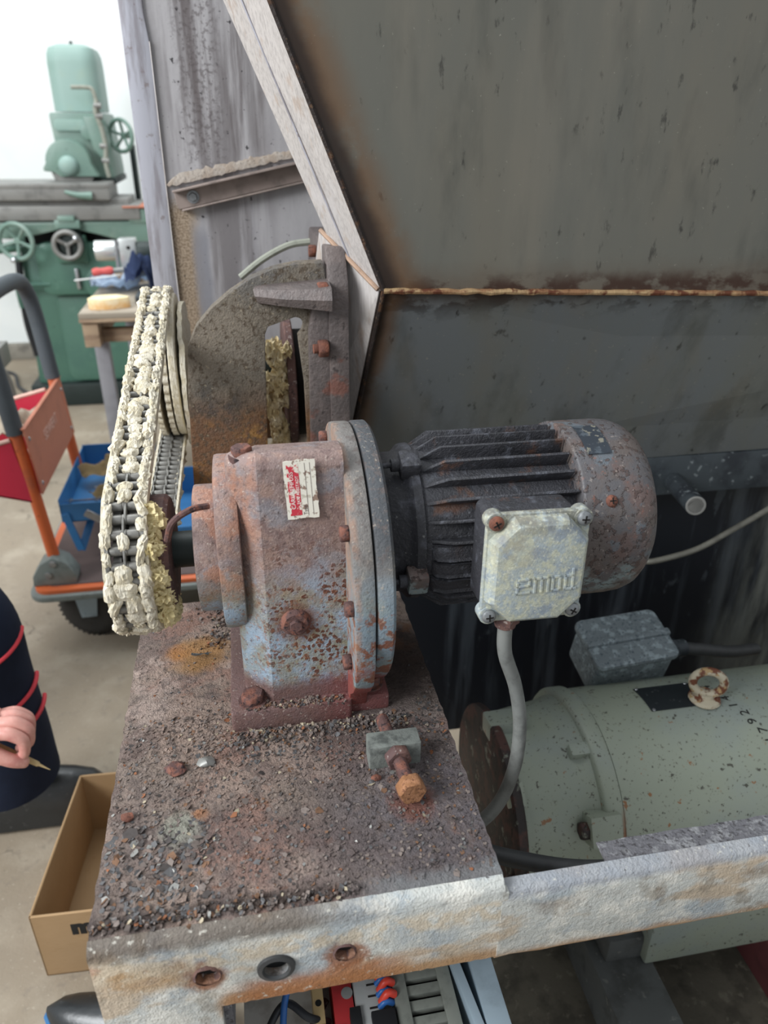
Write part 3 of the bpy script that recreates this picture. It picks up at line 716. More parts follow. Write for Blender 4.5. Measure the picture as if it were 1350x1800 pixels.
# housing flange (left half, runs straight down into the foot) and its round partner
R = .147; lp = []
for k in range(41):
    t = math.radians(180 - 180 * k / 40); lp.append((YC + R * math.cos(t), ZC + R * math.sin(t)))
lp = [(YC - R + .01, .90 - .02)] + [(YC - R, .91)] + lp + [(YC + R, .9), (YC + R - .04, .83), (YC + R - .06, .81), (YC - .085, .81), (YC - .095, .835), (YC - R + .03, .855)]
bm = B(); prism(bm, lp, 'X', .085, .1055, bev=.003); obj('housing_flange', bm, M['flange'], gm, angle=35)
bm = B(); lathe(bm, [(0, R - .004), (.001, R - .001), (.003, R), (.016, R), (.019, R - .003), (.019, .08)], (.107, YC, ZC), (1, 0, 0), 72); obj('motor_flange', bm, M['flange'], gm)
bm = B(); lathe(bm, [(0, R - .006), (.004, R - .006)], (.104, YC, ZC), (1, 0, 0), 60); obj('gasket', bm, M['hole'], gm)
for a in (98, 143, 176, 213, 55, 20):
    t = math.radians(a); p = (.085, YC + (R - .014) * math.cos(t), ZC + (R - .014) * math.sin(t))
    bm = B(); hexbolt(bm, p, (-1, 0, 0), .0088, .009, t); obj('flange_bolt', bm, M['bolt'], gm)
# drain plug
bm = B(); lathe(bm, [(0, .0165), (.003, .0165), (.006, .014), (.008, .0125), (.008, .0001)], (.030, .662, .93), (0, -1, 0), 24); hexbolt(bm, (.030, .656, .93), (0, -1, 0), .0075, .006)
obj('drain_plug', bm, M['bolt'], gm, label='brown rusted drain plug')
bm = B(); hexbolt(bm, (-.012, .70, 1.108), (0, 0, 1), .011, .010, .4); cyl(bm, (-.012, .70, 1.10), (-.012, .70, 1.109), .0135); obj('vent_plug', bm, M['bolt'], gm)
bm = B(); tube(bm, [(-.049, .69, 1.06), (-.066, .68, 1.062), (-.084, .675, 1.052), (-.092, .68, 1.03)], .0035, 8); obj('grease_pipe', bm, M['bolt'], gm)
# rating plate on the shoulder
lo = Vector((.0425, .6635, 1.084)); ux = Vector((1, 0, 0)); nrm = Vector((0, -.99, .12)).normalized(); uy = nrm.cross(ux)
LM = axes(lo + nrm * .001, ux, uy, nrm) @ Matrix.Rotation(.04, 4, 'Z')
def lab(x0, y0, x1, y1, z0, z1, jag=0.):
    b = B(); P = []
    pts = [(x0, y0), (x1, y0), (x1, y1), (x0, y1)]
    for i in range(4):
        a, c = Vector(pts[i]), Vector(pts[(i + 1) % 4]); n = max(1, int((c - a).length / .004)) if jag else 1
        for k in range(n): q = a.lerp(c, k / n); P.append((q.x + random.uniform(-jag, jag), q.y + random.uniform(-jag, jag)))
    prism(b, P, 'Z', z0, z1); bmesh.ops.transform(b, matrix=LM, verts=b.verts); return b
rp = obj('rating_plate', lab(-.0155, -.030, .0155, .030, 0, .0012, .0006), M['label'], gm, smooth=False, label='flaking white and red rating plate')
obj('red_band', lab(-.0125, -.026, -.001, .026, .0011, .0014), M['label_band'], rp, smooth=False)
RZ = Matrix.Rotation(math.radians(90), 4, 'Z')
obj('lettering', text_bm('CARL REHFUSS', .0058, .0001, LM @ Matrix.Translation((-.0085, 0, .0016)) @ RZ), M['white_ink'], rp, smooth=False)
obj('lettering', text_bm('7470 ALBSTADT', .0042, .0001, LM @ Matrix.Translation((-.0032, 0, .0016)) @ RZ), M['white_ink'], rp, smooth=False)
b2 = text_bm('Type', .005, .0001, LM @ Matrix.Translation((.0025, -.021, .0014)) @ RZ)
for x in (.005, .010):
    t = lab(x, -.027, x + .0004, .027, .0012, .0014); merge(b2, t)
obj('lettering', b2, M['ink'], rp, smooth=False)

# motor proper
YM, ZM = .742, .998
bm = B(); lathe(bm, [(0, .078), (.004, .079), (.03, .080), (.034, .083), (.038, .088), (.047, .089), (.047, .05)], (.122, YM, ZM), (1, 0, 0), 64); obj('adapter', bm, M['adapter'], gm)
def rad(a, r, x): t = math.radians(a); return Vector((x, YM + r * math.cos(t), ZM + r * math.sin(t)))
for a, mt in ((112, M['adapter']), (196, M['redrust']), (290, M['adapter']), (20, M['adapter'])):
    t = math.radians(a); fr_ = axes(rad(a, .092, .160), (1, 0, 0), (0, -math.sin(t), math.cos(t)), (0, math.cos(t), math.sin(t)))
    bm = B(); box(bm, (-.011, -.0125, -.012), (.011, .0125, .010), .0035, 2, fr_); lg = obj('clamp_lug', bm, M['adapter'] if mt is M['adapter'] else M['cowl'], gm)
    bm = B(); p = rad(a, .092, .149); cyl(bm, p, p - Vector((.009, 0, 0)), .0072, seg=16, bev=.001); cyl(bm, p, p - Vector((.022, 0, 0)), .003, seg=10); obj('clamp_bolt', bm, M['adapter'], lg)
bm = B(); lathe(bm, [(0, .06), (0, .084), (.006, .086), (.17, .083), (.17, .05)], (.168, YM, ZM), (1, 0, 0), 72); obj('stator_housing', bm, M['motor'], gm)
def fin(a, x0=.172, x1=.335, r0=.080, r1=.1005, taper=.024, w=.0036):
    t = math.radians(a); f = axes(rad(a, 0, 0), (1, 0, 0), (0, math.cos(t), math.sin(t)), Vector((1, 0, 0)).cross(Vector((0, math.cos(t), math.sin(t)))))
    b = B(); prism(b, [(x0, r0), (x1, r0), (x1, r1), (x0 + taper, r1), (x0, r0 + .006)], 'Z', -w / 2, w / 2, bev=.0011)
    bmesh.ops.transform(b, matrix=f, verts=b.verts); return b
for a in list(range(12, 170, 13)) + [215, 226, 237, 250, 265, 280, 300, 320, 340, 355]:
    obj('cooling_fin', fin(a), M['motor'], gm)
# wider pads either side of the terminal box
for (a0, a1, r1) in ((170, 181, .0945), (183, 194, .0945), (196, 209, .0955)):
    bm = B(); prof = []
    secs = []
    for (x, k) in ((.174, 0.), (.180, .7), (.192, 1.), (.205, .98), (.335, .98)):
        s_ = [rad(a0 + (a1 - a0) * i / 8, .080, x) for i in range(9)] + [rad(a1 - (a1 - a0) * i / 8, .084 + (r1 - .084) * k + (.003 if i in (0, 8) else 0) * k, x) for i in range(9)]
        secs.append(s_)
    loft(bm, secs); obj('housing_pad', bm, M['motor'], gm)
bm = B(); lathe(bm, [(0, .082), (0, .1005), (.0005, .102), (.001, .103), (.003, .1035), (.055, .1035), (.068, .1022), (.080, .098), (.088, .091), (.093, .080), (.095, .066), (.095, .0001)], (.338, YM, ZM), (1, 0, 0), 80)
for v in bm.verts: v.co.x += .0008 * noise.noise(v.co * 30)
cw = obj('fan_cowl', bm, M['cowl'], gm, angle=50)
bm = B(); lathe(bm, [(0, .0001), (0, .0815), (.012, .0815), (.012, .0001)], (.333, YM, ZM), (1, 0, 0), 48); obj('end_shield', bm, M['black'], gm)
for a in (150, 262, 40):
    p = rad(a, .1033, .368); n_ = (p - Vector((.368, YM, ZM))).normalized()
    bm = B(); lathe(bm, [(0, .0068), (.0016, .0064), (.0032, .0045), (.0036, .0001)], p, n_, 20); s_ = obj('cowl_screw', bm, M['redrust'], cw)
    bm = B(); f = axes(p + n_ * .0035, Vector((1, 0, 0)), n_.cross(Vector((1, 0, 0))), n_); box(bm, (-.0035, -.0007, -.0004), (.0035, .0007, .0004), 0, 1, f); box(bm, (-.0007, -.0035, -.0004), (.0007, .0035, .0004), 0, 1, f)
    obj('screw_slot', bm, M['hole'], cw)
bm = B()
for i in range(13):   # worn sticker on the cowl
    pass
secs = []
for i in range(9):
    a = 92 + 28 * i / 8; secs.append([rad(a, .1042 + .0006 * random.random(), x) for x in (.352, .362, .372, .380)])
rs = [[bm.verts.new(p) for p in s_] for s_ in secs]
for A, C in zip(rs, rs[1:]):
    for i in range(3): bm.faces.new((A[i], A[i + 1], C[i + 1], C[i]))
ms = Mat('worn_sticker', '#4b525b', .6); ms.add(ms.noise(120, .53, .58), '#a9a595').add(ms.noise(60, .55, .62), '#6d7780'); M['sticker'] = ms.done()
bmesh.ops.solidify(bm, geom=bm.faces[:], thickness=.0006); obj('worn_sticker', bm, M['sticker'], cw, label='worn dark sticker')

# terminal box
TB = axes(Vector((.263, .592, 1.016)), Vector((1, .0, -.02)), Vector((0.02, .06, 1)), Vector((0, -1, .06))) @ Matrix.Scale(.93, 4)   # local: x right, y up, z out
def tb(poly, z0, z1, bev=0., holes=()):
    b = B(); prism(b, poly, 'Z', z0, z1, holes, bev); bmesh.ops.transform(b, matrix=TB, verts=b.verts); return b
def octo(w, h, c): w /= 2; h /= 2; return [(w - c, -h), (w, -h + c), (w, h - c), (w - c, h), (-w + c, h), (-w, h - c), (-w, -h + c), (-w + c, -h)]
bx = obj('terminal_box', tb(rect(.102, .114, .008), -.058, -.006, .002), M['motor'], gm)
gk = obj('lid_rim', tb(rect(.112, .126, .012), -.008, .001, .0018), M['lid'], bx)
for sx in (-1, 1):
    for sy in (-1, 1): obj('lid_ear', tb(circle2(sx * .0475, sy * .0545, .0105, 20), -.014, .0025, .001), M['lid'], bx)
# lid: raised chamfered face
b = B(); lv = []
for (w, h, c, z) in ((.108, .122, .026, 0.), (.106, .120, .025, .006), (.101, .115, .0235, .0125), (.094, .108, .021, .0155), (.088, .102, .02, .0162)):
    lv.append([TB @ Vector((x, y, z)) for x, y in octo(w, h, c)])
loft(b, lv); obj('lid', b, M['lid'], bx, angle=25)
for sx in (-1, 1):
    for sy in (-1, 1):
        q = TB @ Vector((sx * .0475, sy * .0545, .0025)); n_ = (TB.to_3x3() @ Vector((0, 0, 1)))
        b = B(); lathe(b, [(0, .0075), (.0025, .0072), (.0045, .005), (.005, .0001)], q, n_, 20); s_ = obj('lid_screw', b, M['redrust'] if (sx < 0 and sy > 0) else M['screw'], bx)
        b = B(); f = TB @ Matrix.Translation((sx * .0475, sy * .0545, .0074)) @ Matrix.Rotation(.5 * sx + sy, 4, 'Z')
        box(b, (-.0042, -.0009, -.0006), (.0042, .0009, .0006), 0, 1, f); box(b, (-.0009, -.0042, -.0006), (.0009, .0042, .0006), 0, 1, f); obj('screw_slot', b, M['hole'], bx)
# raised lettering on the lid: lower-case letters built from square strokes, with the d's stem standing on a foot
def stroke_letters(cells):
    b = B()
    for (x0, y0, x1, y1) in cells: box(b, (x0, y0, .0155), (x1, y1, .0178), .0004, 1)
    bmesh.ops.transform(b, matrix=TB @ Matrix.Translation((.006, -.012, 0)) @ Matrix.Rotation(.03, 4, 'Z') @ Matrix.Diagonal((1.12, 1.12, 1, 1)), verts=b.verts); return b
t_ = .0026
E_ = [(-.028, -.009, -.014, -.009 + t_), (-.028, -.0015, -.014, -.0015 + t_), (-.026, .005, -.014, .005 + t_), (-.028, -.009, -.028 + t_, .0035), (-.0166, -.0015, -.014, .0076)]
M_ = [(-.011, -.009, -.011 + t_, .0076), (-.0045, -.009, -.0045 + t_, .0076), (.002, -.009, .002 + t_, .0076), (-.011, .005, .0046, .0076)]
O_ = [(.0065, -.009, .0065 + t_, .0076), (.0135, -.009, .0135 + t_, .0076), (.0065, .005, .016, .0076), (.0065, -.009, .016, -.009 + t_)]
D_ = [(.019, -.009, .019 + t_, .0076), (.0262, -.009, .0262 + t_, .0135), (.019, .005, .0285, .0076), (.019, -.009, .0315, -.009 + t_)]
for g in (E_, M_, O_, D_): obj('raised_letter', stroke_letters(g), M['lid'], bx, smooth=False)
gp = TB @ Vector((-.022, -.063, -.012))
b = B(); cyl(b, gp, gp - Vector((0, 0, .008)), .0145, seg=6); cyl(b, gp - Vector((0, 0, .008)), gp - Vector((0, 0, .014)), .011, seg=24, bev=.001); obj('cable_gland', b, M['brown'], bx)
b = B(); tube(b, [gp - Vector((0, 0, .01)), gp + Vector((.003, 0, -.05)), gp + Vector((.022, .006, -.105)), gp + Vector((.032, .004, -.165)), gp + Vector((.026, -.004, -.225)), gp + Vector((.004, -.01, -.275)), gp + Vector((-.035, -.005, -.315)), gp + Vector((-.08, .01, -.34))], .0078, 16, 10)
tag(obj('power_cable', b, M['cable'], None, origin=gp), 'grey power cable hanging from the square terminal box', 'cable')

# ================================================================ the big steel hopper
hp = thing('hopper', 'large dark steel hopper with a rusty weld seam above the motor', 'hopper', (.7, 1.15, .8))
bA = Vector((-.021, 1.08, 1.72)); bB = Vector((.196, 1.08, 1.19)); bC = Vector((.148, 1.216, .83))
rA = Vector((1.75, 1.08, 1.72)); rB = Vector((1.75, 1.08, 1.140)); rC = Vector((1.75, 1.216, .845))
def quadslab(a, b, c, d, th, n=1):
    """slab over the quad a b c d, thickened away from the viewer"""
    bm = B(); nn = (b - a).cross(d - a).normalized()
    if nn.y < 0: nn = -nn
    f = [bm.verts.new(p) for p in (a, b, c, d)]; k = [bm.verts.new(p + nn * th) for p in (a, b, c, d)]
    bm.faces.new(f); bm.faces.new(k[::-1])
    for i in range(4): bm.faces.new((f[i], k[i], k[(i + 1) % 4], f[(i + 1) % 4]))
    return bm
def seam_masks(m, p0, p1, w0, w1):
    """scorched band along the line p0-p1 (burn marks of the weld, part of the steel itself)"""
    d = (p1 - p0).normalized(); u = Vector((0, 1, 0)).cross(d)
    k = m.n('ShaderNodeVectorMath', operation='SUBTRACT'); m.L(m.p, k.inputs[0]); k.inputs[1].default_value = p0
    q = m.n('ShaderNodeVectorMath', operation='DOT_PRODUCT'); m.L(k.outputs[0], q.inputs[0]); q.inputs[1].default_value = u
    v = m.math('ABSOLUTE', q.outputs['Value'])
    v = m.math('ADD', v, m.math('MULTIPLY_ADD', m.raw(14), .02, -.01))
    m.add(m.mul(m.ramp(v, w1 * 2.0, w1 * .7), m.noise(12, .3, .55)), '#6a4d33', .75)
    m.add(m.ramp(v, w1, w0), '#2a1f1a', .92)
seam_masks(UP, bB, bA, .016, .040); M['hopper_up'] = UP.done(.4, .001)
seam_masks(LOW, bB, Vector((bC.x, 1.08, bC.z)), .008, .024); M['hopper_low'] = LOW.done(.4, .001)
obj('upper_panel', quadslab(bA, rA, rB, bB, .006), M['hopper_up'], hp, smooth=False)
obj('lower_panel', quadslab(bB, rB, rC, bC, .006), M['hopper_low'], hp, smooth=False)
bm = B(); wp = []
for i in range(161):
    x = .2 + 1.5 * i / 160; wp.append((x, 1.078, 1.19 - .05 * (x - .196) / 1.554 + .0012 * noise.noise(Vector((x * 40, 2, 1)))))
tube(bm, wp, lambda t: .0042 + .0016 * noise.noise(Vector((t * 90, 3, 3))), 8, 1, smooth=False); obj('weld_bead', bm, M['weld'], hp)
bm = B(); tube(bm, [bA + (bB - bA) * t / 40 + Vector((.004 + .001 * noise.noise(Vector((t * 2., 1, 1))), -.001, 0)) for t in range(41)], .0035, 7, smooth=False); obj('corner_weld', bm, M['seam'], hp)
bm = B(); tube(bm, [bB + (bC - bB) * t / 30 + Vector((.004 + .001 * noise.noise(Vector((t * 2., 4, 1))), -.002, 0)) for t in range(31)], .0035, 7, smooth=False); obj('corner_weld', bm, M['seam'], hp)
# bright lip round the end of the hopper
lipo = Vector((-.058, .06, .005))
def strip(a, b, c, d, th):
    bm = B(); nn = (b - a).cross(d - a).normalized()
    if nn.x < 0: nn = -nn
    f = [bm.verts.new(p) for p in (a, b, c, d)]; k = [bm.verts.new(p + nn * th) for p in (a, b, c, d)]
    bm.faces.new(f); bm.faces.new(k[::-1])
    for i in range(4): bm.faces.new((f[i], k[i], k[(i + 1) % 4], f[(i + 1) % 4]))
    return bm
bD = Vector((-.055, 1.14, 1.645)); 
obj('upper_lip', strip(bA, bB, Vector((.152, 1.15, 1.205)), bA + Vector((-.056, .06, .004)), .004), M['brushed'], hp, smooth=False)
mid0 = bA + Vector((-.030, .032, .002)); mid1 = Vector((.171, 1.122, 1.2))
bm = B(); tube(bm, [mid0.lerp(mid1, t / 40) + Vector((-.0015, -.001, 0)) for t in range(41)], .0012, 6, smooth=False); obj('lip_crease', bm, M['edge'], hp)
bm = strip(bB + Vector((-.002, .002, 0)), bC, bC + Vector((-.085, .06, .0)), Vector((.119, 1.165, 1.262)), .006); obj('lower_lip', bm, M['brushed'], hp, smooth=False)
bm = B(); tube(bm, [Vector((.120, 1.16, 1.264)).lerp(bB + Vector((-.004, 0, .002)), t / 10) for t in range(11)], .0035, 8, smooth=False); obj('lip_edge', bm, M['tan_edge'], hp)
# support sheet behind, with folded edge
bm = B(); box(bm, (-.158, 1.50, 1.0), (.32, 1.508, 1.85)); obj('end_sheet', bm, M['sheet'], hp, smooth=False)
bm = B(); prism(bm, [(-.160, 1.0), (-.118, 1.0), (-.118, 1.52), (-.122, 1.56), (-.126, 1.85), (-.160, 1.85)], 'Y', 1.494, 1.501, bev=.002); obj('folded_edge', bm, M['edge'], hp)
bm = B(); tube(bm, [(-.1175, 1.4945, 1.1 + .03 * k) for k in range(15)], .001, 6, smooth=False); obj('edge_seam', bm, M['brushed'], hp)
# angle bracket with bolt and sealant
ang = math.atan2(.047, .224); BK = Matrix.Translation((-.100, 1.494, 1.262)) @ Matrix.Rotation(-ang, 4, 'Y')
bm = B(); box(bm, (0, .002, 0), (.245, .006, .034), .001, 1, BK); box(bm, (0, -.024, .030), (.245, .004, .034), .001, 1, BK); box(bm, (.006, -.014, -.003), (.245, .004, 0), .001, 1, BK)
ab = obj('angle_bracket', bm, M['bracket'], hp)
bm = B(); q = BK @ Vector((.031, .002, .0155)); lathe(bm, [(0, .011), (.002, .011), (.002, .0001)], q, (0, -1, 0), 20); hexbolt(bm, q + Vector((0, -.002, 0)), (0, -1, 0), .0078, .005); obj('bolt', bm, M['screw'], ab)
def ragged(x0, x1, z0, z1, n, amp, sd):
    return [(x0 + (x1 - x0) * i / n, z0 + (z1 - z0) * i / n + amp * noise.noise(Vector((i * .6, sd, 0)))) for i in range(n + 1)]
mseal = Mat('grey_sealant', '#b0a69c', .7); mseal.add(mseal.noise(50, .45, .62), '#a5978a').add(mseal.noise(150, .58, .68), '#736c66', .7).height(mseal.raw(180), 1); M['sealant'] = mseal.done(1, .002)
bm = B(); poly = ragged(-.004, .235, .040, .041, 40, .004, 1) + [(.235, .056)] + ragged(.235, .02, .054, .058, 40, .006, 5) + [(.004, .052), (-.008, .044)]
prism(bm, poly, 'Y', -.001, .0045, bev=.001); bmesh.ops.transform(bm, matrix=BK, verts=bm.verts); obj('sealant', bm, M['sealant'], ab)
# beam and stub pipe under the hopper
bm = B(); box(bm, (.70, 1.215, .752), (1.75, 1.25, .835), .003); obj('cross_beam', bm, M['beam'], hp)
bm = B(); cyl(bm, (.812, 1.22, .780), (.771, 1.075, .800), .0185, seg=32, bev=.002); sp = obj('stub_pipe', bm, M['beam'], hp)
bm = B(); lathe(bm, [(0, .014), (.0006, .0165), (0, .0178)], (.7708, 1.0745, .8001), Vector((-.041, -.145, .02)), 28); obj('pipe_cap', bm, M['ways'], sp)
bm = B(); box(bm, (.20, 1.262, .155), (1.9, 1.27, .90)); obj('sump_sheet', bm, M['sump'], hp, smooth=False)
bm = B(); tube(bm, [(.64, 1.262, .60), (.68, 1.22, .612), (.74, 1.165, .634), (.767, 1.15, .642), (.849, 1.15, .66), (.92, 1.15, .699), (.985, 1.15, .737), (1.1, 1.16, .80), (1.22, 1.2, .86), (1.26, 1.262, .88)], .0058, 10)
tag(obj('brake_pipe', bm, M['dull_pipe'], None, origin=(.9, 1.15, .68)), 'thin grey pipe slanting across the dark sheet behind the motors', 'pipe')

# ================================================================ bearing housing
ZS = 1.035
bh = thing('bearing_housing', 'rust-brown cast bearing housing with a window, bolted to the hopper', 'housing', (.05, 1.25, .93))
outl = [(-.099, .86), (-.095, .949), (-.090, 1.041), (-.083, 1.112), (-.068, 1.141), (-.044, 1.166), (-.02, 1.185), (.014, 1.206), (.047, 1.219), (.08, 1.225), (.118, 1.226), (.124, 1.18), (.124, .86)]
slot = [(.020, .885), (.027, 1.06), (.029, 1.125), (.034, 1.137), (.05, 1.142), (.075, 1.150), (.083, 1.147), (.086, 1.140), (.083, 1.131), (.077, 1.124), (.079, 1.10), (.084, 1.05), (.086, .885)]
bm = B(); prism(bm, outl, 'Y', 1.11, 1.124, (slot,), .0025); obj('front_wall', bm, M['casting'], bh, angle=35)
bm = B(); prism(bm, [(-.095, .86), (-.09, 1.03), (-.07, 1.045), (.124, 1.045), (.124, .86)], 'Y', 1.37, 1.384, (), .0025); obj('back_wall', bm, M['casting'], bh, angle=35)
bm = B()
for (y0, y1) in ((1.122, 1.14),):
    secs = [[(a, y0, b), (a, y1, b), (a, y1, b - .012), (a, y0, b - .012)] for a, b in outl[1:11]]; loft(bm, secs)
obj('top_rim', bm, M['casting'], bh)
FLG = [(1.095, .86), (1.095, 1.198), (1.128, 1.245), (1.37, 1.245), (1.405, 1.2), (1.405, .86)]
bm = B(); prism(bm, FLG, 'X', .122, .152, bev=.004); obj('mounting_flange', bm, M['bflange'], bh)
bm = B(); prism(bm, [(.088, .86), (.092, 1.13), (.104, 1.20), (.124, 1.20), (.124, .86)], 'Y', 1.098, 1.112, bev=.004); obj('front_rib', bm, M['bflange'], bh)
bm = B(); RB = Matrix.Translation((0, 0, .032)); loft(bm, [[(.018 + .003, 1.113, 1.165), (.016, 1.100, 1.161), (.018, 1.096, 1.152), (.022, 1.100, 1.142), (.024, 1.113, 1.138)], [(.06, 1.113, 1.168), (.06, 1.083, 1.162), (.06, 1.078, 1.150), (.06, 1.084, 1.139), (.06, 1.113, 1.134)], [(.124, 1.113, 1.172), (.124, 1.066, 1.166), (.124, 1.060, 1.150), (.124, 1.066, 1.134), (.124, 1.113, 1.128)]])
bmesh.ops.transform(bm, matrix=RB, verts=bm.verts); obj('bolt_rib', bm, M['bflange'], bh)
for p, r in (((.121, 1.085, 1.190), .0145), ((.120, 1.092, 1.107), .0135)):
    bm = B(); hexbolt(bm, p, (-1, -.05, 0), r, .015, .4); cyl(bm, Vector(p) - Vector((.012, 0, 0)), Vector(p) - Vector((.022, .001, 0)), r * .52, seg=12); obj('mounting_bolt', bm, M['redrust'], bh)
bm = B(); hexbolt(bm, (.122, 1.25, 1.222), (-1, 0, 0), .010, .012, .4); obj('mounting_bolt', bm, M['redrust'], bh)
bm = B(); tube(bm, [(.0, 1.36, 1.165), (.04, 1.36, 1.194), (.085, 1.36, 1.216), (.125, 1.36, 1.222)], .006, 8); obj('grease_line', bm, M['pipe_dust'], bh)
bm = B(); lathe(bm, [(0, .03), (0, .108), (.002, .110), (.012, .110), (.014, .108), (.014, .03)], (.062, 1.26, ZS - .03), (1, 0, 0), 56); obj('gland_disc', bm, M['brown'], bh)
bm = B(); lathe(bm, [(0, .0001), (0, .09), (.06, .09), (.06, .0001)], (.078, 1.26, ZS - .03), (1, 0, 0), 40); obj('gland_body', bm, M['hole'], bh)
bm = B(); cyl(bm, (-.17, 1.25, ZS), (.12, 1.25, ZS), .03, seg=28); obj('shaft', bm, M['dark_iron'], bh)
bm = B(); random.seed(5)
for k in range(64):
    z = random.uniform(.90, 1.085); x = random.gauss(.045, .007); y = 1.17 + random.uniform(-.006, .02) + .25 * (z - 1.0) ** 2
    blob(bm, (x, y, z), (random.uniform(.005, .010), .009, random.uniform(.008, .022)), 3, .8, 2.4, k)
gl = obj('grease', bm, M['amber'], bh); gl['kind'] = 'stuff'

# ================================================================ sprockets and chain
XCH = -.132; C1 = Vector((YC, .985)); R1 = .0775; C2 = Vector((1.25, ZS + .012)); R2 = .115
def sprocket_disc(bm, x0, x1, c, r, teeth, th):
    P = []
    for i in range(teeth * 4):
        a = 2 * math.pi * i / (teeth * 4); rr = r + (0, th * .8, th, th * .8)[i % 4]; P.append((c[0] + rr * math.cos(a), c[1] + rr * math.sin(a)))
    prism(bm, P, 'X', x0, x1)
for nm, lb, c, r, tt, hub in (('drive_sprocket', 'rusty hubbed sprocket inside the lower end of the greasy chain', C1, R1, 31, True), ('driven_sprocket', 'grease-caked sprocket inside the upper end of the greasy chain', C2, R2, 46, False)):
    sk = thing(nm, lb, 'sprocket', (XCH, c[0], c[1]))
    for xo in (-.0083, .0083):
        bm = B(); sprocket_disc(bm, XCH + xo - .004, XCH + xo + .004, c, r - .006, tt, .006); obj('toothed_disc', bm, M['chain' if hub else 'grease'], sk)
    if hub:
        bm = B(); lathe(bm, [(0, .0001), (0, .056), (.003, .062), (.024, .062), (.028, .058), (.028, .022), (.028, .0001)], (-.122, c[0], c[1]), (1, 0, 0), 48); obj('hub', bm, M['brown'], sk)
    else:
        bm = B(); lathe(bm, [(0, .02), (0, .112), (.002, .114), (.010, .114), (.012, .112), (.012, .02)], (-.117, c[0], c[1]), (1, 0, 0), 56)
        obj('hub_plate', bm, M['grease'], sk)
        bm = B(); lathe(bm, [(0, .02), (0, .120), (.007, .120), (.007, .02)], (-.100, c[0] + .0, c[1] - .02), (1, 0, 0), 56)
        for v in bm.verts: v.co += Vector((.003 * noise.noise(v.co * 60), 0, .002 * noise.noise(v.co * 40)))
        obj('grease_shield', bm, M['grease'], sk)
ch = thing('roller_chain', 'double-strand roller chain caked in cream grease, left of the gearbox', 'chain', (XCH, 1.0, 1.0))
dv = C2 - C1; Ld = dv.length; a_ = math.atan2(dv.y, dv.x); b_ = math.acos((R1 - R2) / Ld)
segs = []
def arc_pts(c, r, t0, t1): return lambda s: (Vector((c[0] + r * math.cos(t0 + (t1 - t0) * s), c[1] + r * math.sin(t0 + (t1 - t0) * s))), r * abs(t1 - t0))
path = []
def addarc(c, r, t0, t1, n=200):
    for i in range(n): t = t0 + (t1 - t0) * i / n; path.append((Vector((c[0] + r * math.cos(t), c[1] + r * math.sin(t)))))
def addline(p, q, n=200):
    for i in range(n): path.append(p.lerp(q, i / n))
pt = lambda c, r, t: Vector((c[0] + r * math.cos(t), c[1] + r * math.sin(t)))
addarc(C1, R1, a_ + b_, a_ - b_ + 2 * math.pi); addline(pt(C1, R1, a_ - b_), pt(C2, R2, a_ - b_)); addarc(C2, R2, a_ - b_, a_ + b_); addline(pt(C2, R2, a_ + b_), pt(C1, R1, a_ + b_))
cum = [0.]
for i in range(len(path)): cum.append(cum[-1] + (path[(i + 1) % len(path)] - path[i]).length)
NL = int(round(cum[-1] / .0162)); NL += NL % 2
def at(s):
    s %= cum[-1]; lo_, hi_ = 0, len(path)
    while hi_ - lo_ > 1:
        md = (lo_ + hi_) // 2
        if cum[md] <= s: lo_ = md
        else: hi_ = md
    p = path[lo_]; q = path[(lo_ + 1) % len(path)]; d = cum[lo_ + 1] - cum[lo_]
    return p.lerp(q, (s - cum[lo_]) / d if d else 0), (q - p).normalized()
org = ORG[ch]
def mk(bm, name, mt):
    bmesh.ops.recalc_face_normals(bm, faces=bm.faces); me = bpy.data.meshes.new(name)
    for f in bm.faces: f.smooth = True
    for e in bm.edges:
        if len(e.link_faces) == 2 and e.calc_face_angle(0) > .8: e.smooth = False
    bm.to_mesh(me); bm.free(); me.materials.append(mt); return me
pitch = cum[-1] / NL
bm = B(); cyl(bm, (-.0064, 0, 0), (.0064, 0, 0), .0064, seg=14, bev=.0012); me_roller = mk(bm, 'roller', M['pad'])
bm = B(); pl = []
for k in range(24):
    t = 2 * math.pi * k / 24; pl.append((pitch / 2 * (1 if math.cos(t) > 0 else -1) * (abs(math.cos(t)) ** .3) + .0055 * math.cos(t), .0068 * math.sin(t) * (1 - .12 * (1 - abs(math.cos(t))))))
prism(bm, pl, 'X', -.0011, .0011, bev=.0004); me_plate = mk(bm, 'link_plate', M['chain'])
bm = B(); cyl(bm, (-.0062, 0, 0), (.0062, 0, 0), .0052, seg=14, bev=.0006); me_dull = mk(bm, 'roller', M['chain'])
random.seed(21)
def pad(w, h, t, sd, ridge):
    bm = B(); bmesh.ops.create_icosphere(bm, subdivisions=3, radius=1)
    for v in bm.verts:
        u = v.co.copy(); e = 3.2
        L_ = (abs(u.x) ** e + abs(u.y) ** e + abs(u.z) ** 2) ** (1 / e); v.co = u / max(L_, .2)
        k = 1 + .42 * noise.noise(u * 1.9 + Vector((sd, sd, 0))); g = ridge * noise.noise(Vector((u.x * 6.0, u.y * 1.1, sd)))
        lump = .35 * noise.noise(u * 3.4 + Vector((0, sd * 3, 2)))
        v.co = Vector((v.co.x * w * k, v.co.y * h * k, v.co.z * t * (1 + g + lump)))
    return bm      # local x across, y along, z outward
padc = [mk(pad(random.uniform(.0062, .0098), random.uniform(.0085, .0125), .0050, i * 3.3, .55), 'grease_clump', M['grease']) for i in range(8)]
pads = [mk(pad(random.uniform(.0036, .0056), random.uniform(.0075, .0110), .0052, 50 + i * 2.7, .4), 'grease_clump', M['grease']) for i in range(8)]
